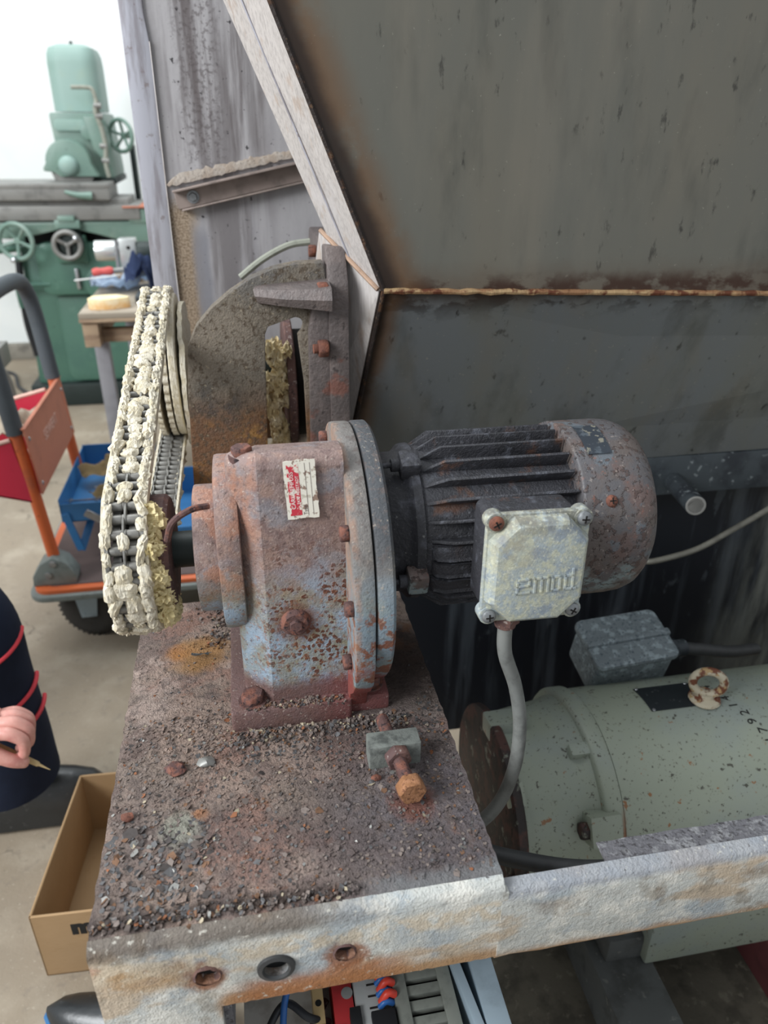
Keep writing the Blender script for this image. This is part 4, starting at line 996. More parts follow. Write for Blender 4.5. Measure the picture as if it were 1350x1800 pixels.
def put(name, me, x, p, d, off=0., along=0., roll=0., s=1.):
    # tangent d in YZ; outward normal = d rotated -90 deg
    tx = Vector((0, d.x, d.y)); nx = Vector((0, d.y, -d.x))
    rot = Matrix((Vector((1, 0, 0)), tx, nx)).transposed()
    o = bpy.data.objects.new(name, me); COL.objects.link(o); o.parent = ch
    o.matrix_local = Matrix.Translation(Vector((x, p.x, p.y)) + nx * off + tx * along - org) @ rot.to_4x4() @ Matrix.Rotation(roll, 4, 'Z') @ Matrix.Scale(s, 4)
    return o
plrot = Matrix.Identity(4)
nroll = nplate = 0
for i in range(NL):
    p, d = at(i * pitch); q, e = at((i + .5) * pitch)
    nx = Vector((d.y, -d.x)); outward_front = nx.x < .35   # outer face turned to the viewer
    back = (nx.x > .2)
    for xo in (-.0083, .0083):
        put('roller', me_dull if nx.x < .45 else me_roller, XCH + xo, p, d); nroll += 1
    oo = .0012 if i % 2 else -.0006
    for xo, sg in ((-.0168, -1), (.0, 1), (.0168, 1)):
        tx = Vector((0, e.x, e.y)); nz = Vector((0, e.y, -e.x))
        o = bpy.data.objects.new('link_plate', me_plate); COL.objects.link(o); o.parent = ch
        o.matrix_local = Matrix.Translation(Vector((XCH + xo + sg * oo, q.x, q.y)) - org) @ Matrix((Vector((1, 0, 0)), tx, nz)).transposed().to_4x4(); nplate += 1
    vis = nx.x < .45
    if vis:
        r = random.random()
        if r < .82: put('grease_clump', random.choice(padc), XCH + random.uniform(-.0035, .0035), q, e, .0052, random.uniform(-.002, .002), random.uniform(-.35, .35), random.uniform(.8, 1.32))
        for sx in (-1, 1):
            put('grease_clump', random.choice(pads), XCH + sx * random.uniform(.0150, .0182), q, e, .0045, random.uniform(-.003, .003), random.uniform(-.4, .4), random.uniform(.8, 1.3))
    else:      # return strand: grease along both sides, pads left bare inside
        for sx in (-1, 0, 1):
            put('grease_clump', random.choice(pads), XCH + sx * .0175, q, e, -.003, 0, random.uniform(-.2, .2), random.uniform(.8, 1.1))
# smeared grease films: side faces of the front strand, and lumps squeezed out by the hub
bm = B()
for (x, sd) in ((XCH + .0205, 1), (XCH - .0205, 5)):
    secs = []
    for i in range(-6, 130):
        q, e = at(cum[200] * .35 * 0 + i * .0125 + 0)
        if (Vector((e.y, -e.x)).x) > .6: continue
        nz = Vector((e.y, -e.x)); w = .0062 + .0016 * noise.noise(Vector((i * .7, sd, 0))); t = .0016 + .001 * noise.noise(Vector((i * .9, sd, 4)))
        a = q + nz * w; b = q - nz * w
        secs.append([(x - t, a.x, a.y), (x + t, a.x, a.y), (x + t, b.x, b.y), (x - t, b.x, b.y)])
    # break the list into runs
    run = [secs[0]]
    for s0, s1 in zip(secs, secs[1:]):
        if (Vector(s0[0]) - Vector(s1[0])).length < .03: run.append(s1)
        else:
            if len(run) > 2: loft(bm, run)
            run = [s1]
    if len(run) > 2: loft(bm, run)
o = obj('grease_film', bm, M['grease'], ch); o['kind'] = 'stuff'
bm = B(); random.seed(8)
for k in range(46):
    t = math.radians(random.uniform(110, 275)); r = random.uniform(.060, .076)
    blob(bm, (random.uniform(-.112, -.100), C1[0] + r * math.cos(t), C1[1] + r * math.sin(t)), (.008, random.uniform(.005, .010), random.uniform(.006, .012)), 3, .9, 2.6, k * 1.3)
o = obj('squeezed_grease', bm, M['ygrease'], ch); o['kind'] = 'stuff'
# torn scrap of foil and dried grease crumbs under the hub
bm = B(); g_ = []
for j in range(5):
    g_.append([bm.verts.new((-.098 + .005 * i + .002 * j, .79 - .004 * j, .803 + .014 * (j / 4) + .006 * noise.noise(Vector((i * 1.3, j * 1.7, 0))))) for i in range(5)])
for j in range(4):
    for i in range(4): bm.faces.new((g_[j][i], g_[j][i + 1], g_[j + 1][i + 1], g_[j + 1][i]))
bmesh.ops.solidify(bm, geom=bm.faces[:], thickness=.0006)
tag(obj('foil_scrap', bm, M['zinc'], None, origin=(-.09, .78, .80)), 'crumpled silver foil scrap on the plate under the rusty hub', 'scrap')

# ================================================================ lower motor
lm = thing('large_motor', 'big grey-green electric motor lying under the hopper', 'motor', (.85, .85, .12))
YL, ZL, RL = .85, .386, .170
bm = B(); lathe(bm, [(0, .12), (0, RL), (.9, RL), (.9, .1)], (.506, YL, ZL), (1, 0, 0), 96); obj('stator_housing', bm, M['green_grey'], lm)
bm = B(); lathe(bm, [(0, .140), (0, RL - .004), (.002, RL + .003), (.006, RL + .006), (.026, RL + .006), (.030, RL + .003), (.031, RL - .003), (.031, .1)], (.474, YL, ZL), (1, 0, 0), 96); obj('end_ring', bm, M['green_grey'], lm)
bm = B(); lathe(bm, [(0, .10), (0, .146), (.006, .148), (.03, .148), (.08, .155), (.105, .158), (.12, .164), (.122, .164), (.122, .1)], (.355, YL, ZL), (1, 0, 0), 80); obj('end_bell', bm, M['green_grey'], lm)
bm = B(); lathe(bm, [(0, .05), (0, .160), (.003, .164), (.014, .164), (.018, .160), (.018, .05)], (.338, YL, ZL), (1, 0, 0), 80); obj('flange', bm, M['rustblack'], lm)
bm = B(); lathe(bm, [(0, .140), (0, .149), (.010, .149), (.010, .140)], (.356, YL, ZL), (1, 0, 0), 72); obj('flange_ring', bm, M['green_grey'], lm)
def radl(a, r, x): t = math.radians(a); return Vector((x, YL + r * math.cos(t), ZL + r * math.sin(t)))
def lug(a, x0, x1, w, r0, r1, mt, nm, bev=.006, slant=0.):
    t = math.radians(a); f = axes(radl(a, 0, 0), (1, 0, 0), (0, -math.sin(t), math.cos(t)), (0, math.cos(t), math.sin(t)))
    b = B(); box(b, (x0, -w, r0), (x1, w, r1), bev, 2, f); return obj(nm, b, mt, lm)
lug(150, .445, .495, .024, .14, .186, M['green_grey'], 'bolt_lug')
lug(110, .445, .485, .011, .14, .172, M['green_grey'], 'bolt_lug')
lug(245, .425, .478, .024, .14, .184, M['green_grey'], 'bolt_lug')
lug(128, .337, .362, .02, .13, .160, M['green_grey'], 'end_rib'); lug(186, .348, .366, .013, .13, .163, M['green_grey'], 'end_rib')
lug(80, .337, .40, .022, .13, .165, M['green_grey'], 'end_rib')
bm = B(); hexbolt(bm, radl(150, .168, .446), (-1, 0, 0), .014, .012, .3); obj('lug_bolt', bm, M['rustblack'], lm)
bm = B(); hexbolt(bm, radl(180, .15, .338), (-1, 0, 0), .012, .010, .3); obj('flange_bolt', bm, M['rustblack'], lm)
# eye bolt
e0 = radl(90, RL, .705)
bm = B(); lathe(bm, [(0, .024), (.003, .026), (.008, .024), (.010, .014), (.016, .013)], e0, (0, 0, 1), 28); et = []
for k in range(24):
    t = 2 * math.pi * k / 24; et.append(e0 + Vector((.022 * math.cos(t), -.010 * math.cos(t), .036 + .023 * math.sin(t))))
tube(bm, et, .0072, 12, 1, closed=True, smooth=False)
obj('eye_bolt', bm, M['eye'], lm, label='rusty cream lifting eye bolt')
# its terminal box and plate
TL = axes(Vector((.632, 1.005, .535)), Vector((1, .05, .03)), Vector((-.05, .96, .25)), Vector((0, -.25, .96)))
bm = B(); b = B(); prism(b, rect(.150, .10, .012), 'Z', -.03, .042, bev=.006); bmesh.ops.transform(b, matrix=TL, verts=b.verts); lb = obj('terminal_box', b, M['alubox'], lm)
b = B(); prism(b, rect(.160, .11, .014), 'Z', .043, .056, bev=.005); box(b, (-.08, -.010, .05), (.082, .004, .062), .004); bmesh.ops.transform(b, matrix=TL, verts=b.verts); obj('box_lid', b, M['alubox'], lb)
b = B(); cyl(b, TL @ Vector((.07, -.01, .01)), TL @ Vector((.105, -.01, .01)), .020, seg=8); cyl(b, TL @ Vector((.10, -.01, .01)), TL @ Vector((.125, -.01, .008)), .016, seg=20); obj('cable_gland', b, M['beam'], lb)
b = B(); tube(b, [TL @ Vector((.12, -.01, .008)), TL @ Vector((.17, -.01, -.01)), TL @ Vector((.25, .0, -.05)), TL @ Vector((.34, .02, -.09))], .012, 12); obj('supply_cable', b, M['hose'], lb)
b = B(); rs = [[b.verts.new(radl(72 + 22 * i / 8, RL + .0012, x)) for x in (.605, .705)] for i in range(9)]
for A, C in zip(rs, rs[1:]): b.faces.new((A[0], A[1], C[1], C[0]))
bmesh.ops.solidify(b, geom=b.faces[:], thickness=.001); npl = obj('name_plate', b, M['beam'], lm)
for x, a in ((.61, 93), (.70, 93), (.61, 73), (.70, 73)):
    b = B(); n_ = radl(a, 1, 0) - radl(a, 0, 0); lathe(b, [(0, .003), (.0012, .0025), (.0016, .0001)], radl(a, RL + .001, x), n_, 10); obj('rivet', b, M['steel'], npl)
for k, chx in enumerate('17921424'):
    a = 119 - k * 5.6; p = radl(a, RL + .0006, .775 - .007 * k + .003 * (k % 2)); t = math.radians(a); n_ = Vector((0, math.cos(t), math.sin(t))); rd = Vector((0, math.sin(t), -math.cos(t)))
    obj('chalk_mark', text_bm(chx, .022, .0002, axes(p, rd, n_.cross(rd), n_)), M['print'], lm, smooth=False)
# its foot and bearers
bm = B(); box(bm, (.60, .70, .105), (1.4, .76, .225), .006); obj('foot', bm, M['green_grey'], lm)
bm = B(); box(bm, (.62, .94, .105), (1.4, 1.0, .225), .006); obj('foot', bm, M['green_grey'], lm)
bm = B(); box(bm, (.535, .715, .10), (.622, .80, .16), .01); cyl(bm, (.575, .745, .155), (.575, .745, .172), .022, seg=20, bev=.003); obj('foot_pad', bm, M['skid'], lm)
for x0, x1, lb in ((.515, .62, 'grey painted skid beam under the left foot of the big motor'), (.84, .96, 'maroon primed skid beam under the right end of the big motor')):
    bm = B(); box(bm, (x0, .30, 0), (x1, 1.25, .102), .004); tag(obj('skid_beam', bm, M['skid'] if x0 < .7 else M['maroon'], None, origin=((x0 + x1) / 2, .8, 0)), lb, 'beam')
bm = B(); tube(bm, [(.185, .53, .712), (.24, .50, .712), (.32, .474, .712), (.45, .468, .71), (.7, .468, .71), (.95, .47, .72)], .009, 12)
tag(obj('drain_hose', bm, M['hose'], None, origin=(.3, .5, .68)), 'dark hose running behind the front rail below the big motor', 'hose')

# ================================================================ electrical gear under the plate
eb = thing('mounting_panel', 'white stained mounting panel under the front of the machine frame', 'panel', (.08, .5, .46))
bm = B(); box(bm, (-.062, .36, .455), (.20, .84, .462), .001); obj('panel_sheet', bm, M['panel'], eb)
for x in (-.062, .18):
    bm = B(); box(bm, (x, .36, 0), (x + .012, .372, .455)); obj('panel_leg', bm, M['zinc'], eb)
wd = thing('wiring_duct', 'grey slotted plastic wiring duct under the front rail', 'duct', (.135, .55, .462))
bm = B(); box(bm, (.112, .36, .462), (.118, .80, .545), .001); obj('side_wall', bm, M['duct'], wd)
bm = B(); box(bm, (.168, .36, .462), (.173, .80, .545), .001); obj('side_wall', bm, M['duct'], wd)
bm = B(); box(bm, (.116, .36, .462), (.17, .80, .52), 0); obj('duct_body', bm, M['ductgap'], wd)
bm = B(); box(bm, (.106, .36, .540), (.1215, .80, .552), .0015); obj('lid_rail', bm, M['duct'], wd)
bm = B(); box(bm, (.158, .36, .544), (.173, .80, .551), .001); obj('lid_rail', bm, M['duct'], wd)
for k in range(16):
    y = .375 + .0165 * k; bm = B(); box(bm, (.1195, y, .540), (.160, y + .0108, .549), .0012); obj('duct_finger', bm, M['duct'], wd)
zb = thing('cable_bracket', 'pale galvanised V-shaped bracket beside the slotted duct', 'bracket', (.2, .55, .46))
bm = B(); box(bm, (.196, .36, .42), (.222, .75, .56), .002); obj('upright', bm, M['zinc'], zb)
bm = B(); box(bm, (0, 0, -.06), (.010, .20, .02), .001, 2, Matrix.Translation((.186, .405, .54)) @ Matrix.Rotation(.12, 4, 'Z')); obj('brace', bm, M['zinc'], zb)
bm = B(); box(bm, (.175, .45, .49), (.2, .75, .50), .001); obj('web', bm, M['beam'], zb)
ct = thing('contactor', 'grey contactor block with red and blue wires beside the duct', 'contactor', (.085, .5, .462))
bm = B(); box(bm, (.064, .40, .462), (.092, .62, .548), .002); obj('body', bm, M['devgrey'], ct)
bm = B(); box(bm, (.078, .40, .546), (.104, .462, .556), .0015); obj('cover', bm, M['black'], ct)
for k in range(4):
    y = .468 + .0125 * k; bm = B(); box(bm, (.078, y, .5475), (.0915, y + .002, .5487)); obj('terminal_slot', bm, M['hole'], ct)
    bm = B(); tube(bm, [(.091, y + .005, .548), (.099, y + .008, .558), (.107, y + .009, .552)], .0042, 10); obj('wire', bm, M['wirered'], ct)
    bm = B(); tube(bm, [(.089, y + .001, .546), (.096, y + .003, .552), (.104, y + .004, .546)], .0036, 10); obj('wire', bm, M['wireblue'], ct)
bm = B(); box(bm, (.056, .452, .50), (.068, .472, .552), .001); obj('side_knob', bm, M['black'], ct)
lr = thing('relay', 'dark red relay with a round white seal beside the grey contactor', 'relay', (.05, .52, .462))
bm = B(); box(bm, (.040, .462, .462), (.0625, .58, .535), .001); obj('body', bm, M['label_red'], lr)
bm = B(); cyl(bm, (.0565, .497, .535), (.0565, .497, .536), .0065, seg=24); obj('seal', bm, M['devgrey'], lr)
for nm, lb, x0, x1, y0, y1, mt, mt2 in (('terminal_block', 'cream terminal block with screw holes beside the red relay', .018, .030, .47, .60, M['cream'], M['ductgap']), ('terminal_block', 'green and ochre earth terminal in front of the red relay', .022, .046, .428, .462, M['ochre'], M['dgreen'])):
    tbk = thing(nm, lb, 'terminal', ((x0 + x1) / 2, (y0 + y1) / 2, .462), 'terminals on the white panel')
    bm = B(); box(bm, (x0, y0, .462), (x1, y1, .535), .001); obj('body', bm, mt, tbk)
    if mt is M['ochre']:
        bm = B(); box(bm, (x0, y1 - .012, .534), (x1, y1, .541), .001, 1); obj('green_cap', bm, M['tgreen'], tbk)
    for k in range(3):
        bm = B(); q = (x0 + (x1 - x0) * (.5 if mt is M['cream'] else .2 + .3 * k), y0 + (.022 + .02 * k if mt is M['cream'] else y1 - y0 - .006), .535 if mt is M['cream'] else .541)
        cyl(bm, q, Vector(q) + Vector((0, 0, .0006)), .0036, seg=14); obj('screw_hole', bm, mt2, tbk)
for lb, mt, r, pts in (('black wire looping over the white panel', M['wireblack'], .0042, [(-.055, .43, .5), (-.035, .47, .53), (-.012, .492, .545), (.012, .476, .54), (.034, .478, .52)]),
                       ('blue wire bending up over the white panel', M['wireblue'], .0038, [(-.016, .40, .48), (-.018, .45, .52), (-.014, .485, .545), (-.008, .50, .56)]),
                       ('short blue wire curling low on the white panel', M['wireblue'], .0036, [(-.008, .425, .50), (.004, .446, .512), (.02, .44, .5), (.03, .42, .48)]),
                       ('grey-brown wire running behind the black wire', M['brown'], .004, [(-.04, .44, .475), (.0, .478, .48), (.035, .52, .49)]),
                       ('grey sheathed wire lying lowest on the white panel', M['cable'], .0036, [(-.05, .42, .47), (-.02, .444, .472), (.012, .43, .47)])):
    bm = B(); tube(bm, pts, r, 10); tag(obj('wire', bm, mt, None, origin=pts[2]), lb, 'wire', 'loose wires under the front rail')

# ================================================================ cardboard box
cb = thing('cardboard_box', 'open brown cardboard box on the floor beside the rusty frame', 'box', (-.36, 1.08, 0))
FL = Vector((-.449, .932, 0)); ux = Vector((.998, -.05, 0)).normalized(); uy = Vector((.10, .995, 0)).normalized()
BX = axes(FL, ux, uy, (0, 0, 1)); bw, bl, bhh = .245, .325, .168
for nm, a, b in (('front_side', (0, 0, 0), (bw, .005, bhh)), ('back_side', (0, bl - .005, 0), (bw, bl, bhh)), ('left_side', (0, 0, 0), (.005, bl, bhh)), ('right_side', (bw - .005, 0, 0), (bw, bl, bhh)), ('bottom', (0, 0, 0), (bw, bl, .006))):
    bm = B(); box(bm, a, b, .0015, 1, BX); o = obj(nm, bm, M['card'], cb)
    if nm == 'front_side': fs_ = o
bm = B(); box(bm, (.08, .06, .006), (.2, .2, .009), 0, 1, BX @ Matrix.Rotation(.2, 4, 'Z')); obj('inner_flap', bm, M['card'], cb)
bm = text_bm('mo', .05, .0003, BX @ Matrix.Translation((.100, -.0006, .128)) @ Matrix.Rotation(math.radians(90), 4, 'X'), 1.1, .003)
obj('print', bm, M['print'], fs_, smooth=False)

# ================================================================ dark shoe-shaped thing with blue edge, low in front of the box
sh = thing('shoe', 'dark rubber shoe tip with bright blue sole in front of the cardboard box', 'shoe', (-.30, .83, 0))
def shoe_sec(k, w, z0, z1, fl):
    return k
bm = B(); secs = []
for i in range(13):
    t = i / 12; x = -.425 + .27 * t; w = .046 * math.sqrt(max(.02, 1 - (1 - min(1, t * 2.4)) ** 2)) * (1 - .15 * t); h = .018 + .05 * math.sqrt(min(1, t * 1.2))
    cy_ = .85 - .10 * t
    secs.append([(x + .3 * w * math.cos(math.radians(a)), cy_ + w * math.cos(math.radians(a)), .022 + h * math.sin(math.radians(a))) for a in range(0, 181, 20)])
loft(bm, secs); obj('upper', bm, M['boot'], sh)
bm = B(); secs = []
for i in range(13):
    t = i / 12; x = -.430 + .275 * t; w = .050 * math.sqrt(max(.02, 1 - (1 - min(1, t * 2.4)) ** 2)) * (1 - .15 * t); cy_ = .85 - .10 * t
    secs.append([(x - .3 * w, cy_ - w, 0), (x - .3 * w, cy_ - w, .024), (x + .3 * w, cy_ + w, .024), (x + .3 * w, cy_ + w, 0)])
loft(bm, secs); obj('sole', bm, M['blue'], sh, label='bright blue sole')

# ================================================================ crouching worker
pe = thing('person', 'person in navy trousers with red piping and black boots, holding a small pick', 'person', (-.75, 1.3, 0))
LX = -.034; hp_ = (-.96, 1.40, .50)
skin('body', [[(-1.0, 1.5, .56, .15), (-1.0, 1.5, .75, .15), (-.96, 1.48, .95, .165), (-.90, 1.46, 1.06, .11), (-.85, 1.44, 1.12, .066)],
              [(-.96, 1.48, .95, .165), (-.92, 1.28, 1.02, .085), (-.86, 1.16, .82, .058), (-.80, 1.10, .66, .05), (-.64, 1.10, .56, .042), (-.535, 1.10, .485, .033)],
              [(-.96, 1.48, .95, .165), (-.92, 1.68, 1.02, .085), (-.88, 1.74, .80, .058), (-.80, 1.72, .62, .045), (-.70, 1.66, .56, .034)]], M['navy'], pe, 2, 0, 'navy work jacket')
HC = Vector((-.765, 1.43, 1.285))
bm = B(); t = bmesh.new(); bmesh.ops.create_icosphere(t, subdivisions=4, radius=1)
for v in t.verts:
    u = v.co.copy(); k = Vector((u.x * .092, u.y * (.074 - .012 * max(0, -u.z)), u.z * .118))
    k.x += .024 * math.exp(-((u.y / .16) ** 2 + ((u.z + .12) / .20) ** 2)) * (u.x > 0) - .008 * (u.x > 0) * (math.exp(-(((abs(u.y) - .42) / .2) ** 2 + ((u.z - .05) / .14) ** 2)))
    k.x += .010 * math.exp(-((u.y / .3) ** 2 + ((u.z + .85) / .25) ** 2)) * (u.x > 0); v.co = HC + k
merge(bm, t); cyl(bm, (-.845, 1.44, 1.10), (-.79, 1.432, 1.23), .056, .05, 24); hd = obj('head', bm, M['skin'], pe)
bm = B(); blob(bm, HC + Vector((-.018, 0, .032)), (.096, .081, .098), 3, .08, 3); obj('hair', bm, M['hair'], hd)
for sy in (-1, 1):
    bm = B(); blob(bm, HC + Vector((.072, sy * .030, .006)), .0125, 2, 0); ey = obj('eye', bm, M['panel'], hd)
    bm = B(); blob(bm, HC + Vector((.0825, sy * .030, .006)), (.003, .005, .005), 2, 0); obj('iris', bm, M['print'], ey)
    bm = B(); blob(bm, HC + Vector((-.005, sy * .074, -.01)), (.019, .009, .03), 2, .15); obj('ear', bm, M['skin'], hd)
bm = B(); blob(bm, HC + Vector((.072, 0, -.062)), (.010, .024, .006), 2, .1); obj('mouth', bm, M['toolred'], hd)
def leg_tube(P, name):
    bm = B(); path_ = smooth_path([Vector(p[:3]) for p in P], 6); rs_ = smooth_path([Vector((p[3], p[4], 0)) for p in P], 6); rings = []; u0 = Vector((0, 1, 0))
    for i, p in enumerate(path_):
        d = (path_[min(i + 1, len(path_) - 1)] - path_[max(i - 1, 0)]).normalized(); v = (u0 - d * u0.dot(d)).normalized(); w = d.cross(v); ring = []
        for k in range(32):
            t = 2 * math.pi * k / 32; f_ = 1 + .02 * noise.noise(Vector((math.cos(t) * 1.5, math.sin(t) * 1.5, i * .22))) ; ring.append(bm.verts.new(p + v * math.cos(t) * rs_[i].x * f_ + w * math.sin(t) * rs_[i].y * f_))
        rings.append(ring)
    for A, C in zip(rings, rings[1:]):
        for k in range(32): bm.faces.new((A[k], A[(k + 1) % 32], C[(k + 1) % 32], C[k]))
    bm.faces.new(rings[0]); bm.faces.new(rings[-1]); return obj(name, bm, M['navy'], pe)
leg_tube([(-1.0, 1.42, .53, .12, .12), (-.85, 1.34, .575, .105, .105), (-.68, 1.31, .605, .088, .088), (-.60, 1.30, .597, .082, .082), (-.56, 1.295, .545, .080, .084), (-.553, 1.285, .44, .086, .084), (-.553, 1.28, .30, .097, .09), (-.556, 1.275, .175, .105, .096)], 'trouser_leg')
leg_tube([(-1.0, 1.55, .53, .12, .12), (-.92, 1.62, .57, .105, .105), (-.82, 1.66, .58, .088, .088), (-.78, 1.66, .53, .08, .08), (-.79, 1.66, .40, .08, .08), (-.80, 1.66, .2, .09, .09)], 'trouser_leg')
def piping(z, a0, a1, cx, cy, rx, ry, dz):
    bm = B(); P = []
    for k in range(15):
        t = math.radians(a0 + (a1 - a0) * k / 14); P.append((cx + rx * math.cos(t), cy + ry * math.sin(t), z + dz * (k / 14 - .5)))
    tube(bm, P, .0042, 8, 1, smooth=False); obj('red_piping', bm, M['redpipe'], pe, label='thin red piping')
piping(.510, -66, 10, -.554, 1.290, .0835, .083, .030); piping(.400, -72, 12, -.553, 1.283, .0905, .087, .030); piping(.350, -34, 12, -.553, 1.282, .0945, .089, .015); piping(.452, -118, -84, -.553, 1.287, .0855, .085, .02)
def boot(cx, cy):
    bm = B(); secs = []
    for (x, w, h) in ((-.10, .040, .09), (-.085, .054, .12), (-.04, .058, .135), (.02, .058, .13), (.07, .059, .115), (.12, .060, .102), (.16, .054, .088), (.185, .038, .062), (.196, .014, .03)):
        secs.append([(cx + x, cy + w * math.cos(math.radians(a)), .012 + h * max(0, math.sin(math.radians(a)))) for a in range(0, 181, 15)])
    loft(bm, secs); bt = obj('boot', bm, M['boot'], pe)
    bm = B(); loft(bm, [[(cx + x, cy - w, 0), (cx + x, cy - w, .018), (cx + x, cy + w, .018), (cx + x, cy + w, 0)] for (x, w) in ((-.10, .03), (-.085, .044), (0, .047), (.12, .049), (.165, .04), (.19, .012))]); obj('boot_sole', bm, M['rubber'], bt)
    bm = B(); cyl(bm, (cx - .045, cy, .08), (cx - .04, cy, .22), .052, .056, 24); obj('boot_shaft', bm, M['boot'], bt)
boot(-.575, 1.328); boot(-.85, 1.66)
# right hand: palm grown as one surface with five separate fingers closed on the pick
hx = Vector((-.452, 1.095, .452))
def P_(dx, dy, dz, r): return (hx.x + dx, hx.y + dy, hx.z + dz, r)
wr = P_(-.085, .0, .032, (.030, .024))
palm = [wr, P_(-.05, -.002, .026, (.037, .027)), P_(-.012, -.004, .018, (.041, .026))]
hand = skin('hand', [[P_(-.16, .004, .07, (.036, .034)), wr] , palm,], M['skin'], pe, 2, 1)
fing = []
for k, (dy, dz, s) in enumerate(((-.034, .030, 1.0), (-.014, .036, 1.06), (.008, .034, 1.0), (.028, .026, .86))):
    bx_ = -.004 - .004 * abs(k - 1)
    fing.append([P_(bx_ - .02, dy * .8, dz - .012, .0125 * s), P_(bx_ + .012, dy, dz - .008, .0128 * s), P_(bx_ + .034, dy - .002, dz - .026, .0115 * s), P_(bx_ + .030, dy - .004, dz - .056, .0102 * s), P_(bx_ + .006, dy - .006, dz - .066, .0090 * s)])
for f in fing: skin('finger', [f], M['skin'], hand, 2)
skin('thumb', [[P_(-.05, -.03, .006, .0165), P_(-.022, -.046, -.012, .0145), P_(.006, -.048, -.030, .0125), P_(.026, -.040, -.044, .0100)]], M['skin'], hand, 2)
bm = B(); random.seed(2)
tag_p = thing('pick', 'small dirty pick held in the fist of the person', 'tool', tuple(hx + Vector((.02, -.03, -.04))))
bm = B(); lathe(bm, [(0, .0001), (0, .005), (.05, .0055), (.085, .0045), (.088, .0025), (.108, .0006), (.109, .0001)], hx + Vector((-.035, -.012, -.016)), Vector((.82, -.28, -.42)), 14); obj('blade', bm, M['kraft'], tag_p)
st = thing('stool', 'low wooden stool under the sitting person', 'stool', (-1.0, 1.48, 0))
bm = B(); box(bm, (-1.16, 1.32, .36), (-.86, 1.64, .40), .008); obj('seat', bm, M['wood'], st)
for x in (-1.13, -.89):
    for y in (1.35, 1.61): bm = B(); box(bm, (x - .02, y - .02, 0), (x + .02, y + .02, .36), .003); obj('leg', bm, M['wood'], st)

# ================================================================ hand trolley with its load
tr = thing('hand_trolley', 'orange platform trolley with grey foam handle and pneumatic tyre', 'trolley', (-.2, 2.2, 0))
ZP = .198
bm = B(); prism(bm, rect(.98, .62, .05, 6, -.175, 2.235), 'Z', ZP - .018, ZP, bev=.004); obj('rubber_bumper', bm, M['greyplastic'], tr)
bm = B(); prism(bm, rect(.955, .59, .045, 6, -.175, 2.235), 'Z', ZP - .004, ZP + .013, bev=.004); obj('platform', bm, M['orange'], tr)
bm = B(); prism(bm, rect(.91, .545, .04, 6, -.175, 2.235), 'Z', ZP + .012, ZP + .016, bev=.001); obj('deck_mat', bm, M['deck'], tr)
N0 = Vector((-.588, 2.0, ZP + .07)); F0 = Vector((-.575, 2.44, ZP + .07)); lean = Vector((-.072, 0, 1))
def pn(t): return N0 + lean * t
def pf(t): return F0 + lean * t
for nm, q in (('near', pn), ('far', pf)):
    bm = B(); tube(bm, [q(0), q(.44)], .0165, 16, 1, smooth=False); obj('handle_post', bm, M['orange'], tr)
bm = B(); tube(bm, [pn(.40), pn(.52), pn(.63), pn(.70) + Vector((0, .03, 0)), pn(.735) + Vector((0, .10, 0)), pf(.735) - Vector((0, .12, 0)), pf(.70) - Vector((0, .035, 0)), pf(.62), pf(.48), pf(.42)], .0225, 20, 8); obj('foam_grip', bm, M['foam'], tr)
for q in (N0, F0):
    bm = B(); prism(bm, [(q.x - .065, ZP + .014), (q.x + .055, ZP + .014), (q.x + .058, ZP + .04), (q.x + .035, ZP + .085), (q.x, ZP + .105), (q.x - .035, ZP + .085), (q.x - .062, ZP + .045)], 'Y', q.y - .034, q.y + .03, bev=.006); hb = obj('handle_bracket', bm, M['greyplastic'], tr)
    for dx, dz in ((.0, .085), (-.018, .05)):
        bm = B(); cyl(bm, (q.x + dx, q.y - .034, ZP + dz), (q.x + dx, q.y - .039, ZP + dz), .010, seg=16, bev=.002); obj('bracket_bolt', bm, M['steel'], hb)
# panel between the posts
PT = axes(Vector((-.600 + .022, 2.0, .50)), (0, 1, 0), lean, Vector((0, 1, 0)).cross(lean))
bm = B(); box(bm, (-.018, -.005, -.002), (.46, .185, .002), .0008, 1, PT); box(bm, (-.018, .183, -.006), (.46, .187, .006), .001, 1, PT); pnl = obj('panel', bm, M['orange_dull'], tr)
for x, y in ((.006, .15), (.006, .02), (.434, .15), (.434, .02)):
    bm = B(); q = PT @ Vector((x, y, .002)); lathe(bm, [(0, .006), (.002, .005), (.003, .0001)], q, PT.to_3x3() @ Vector((0, 0, 1)), 12); obj('rivet', bm, M['steel'], pnl)
ow = text_bm('SEIWERT', .042, .0004, PT @ Matrix.Translation((.22, .105, .0026))); obj('faded_print', ow, M['salmon'], pnl, smooth=False)
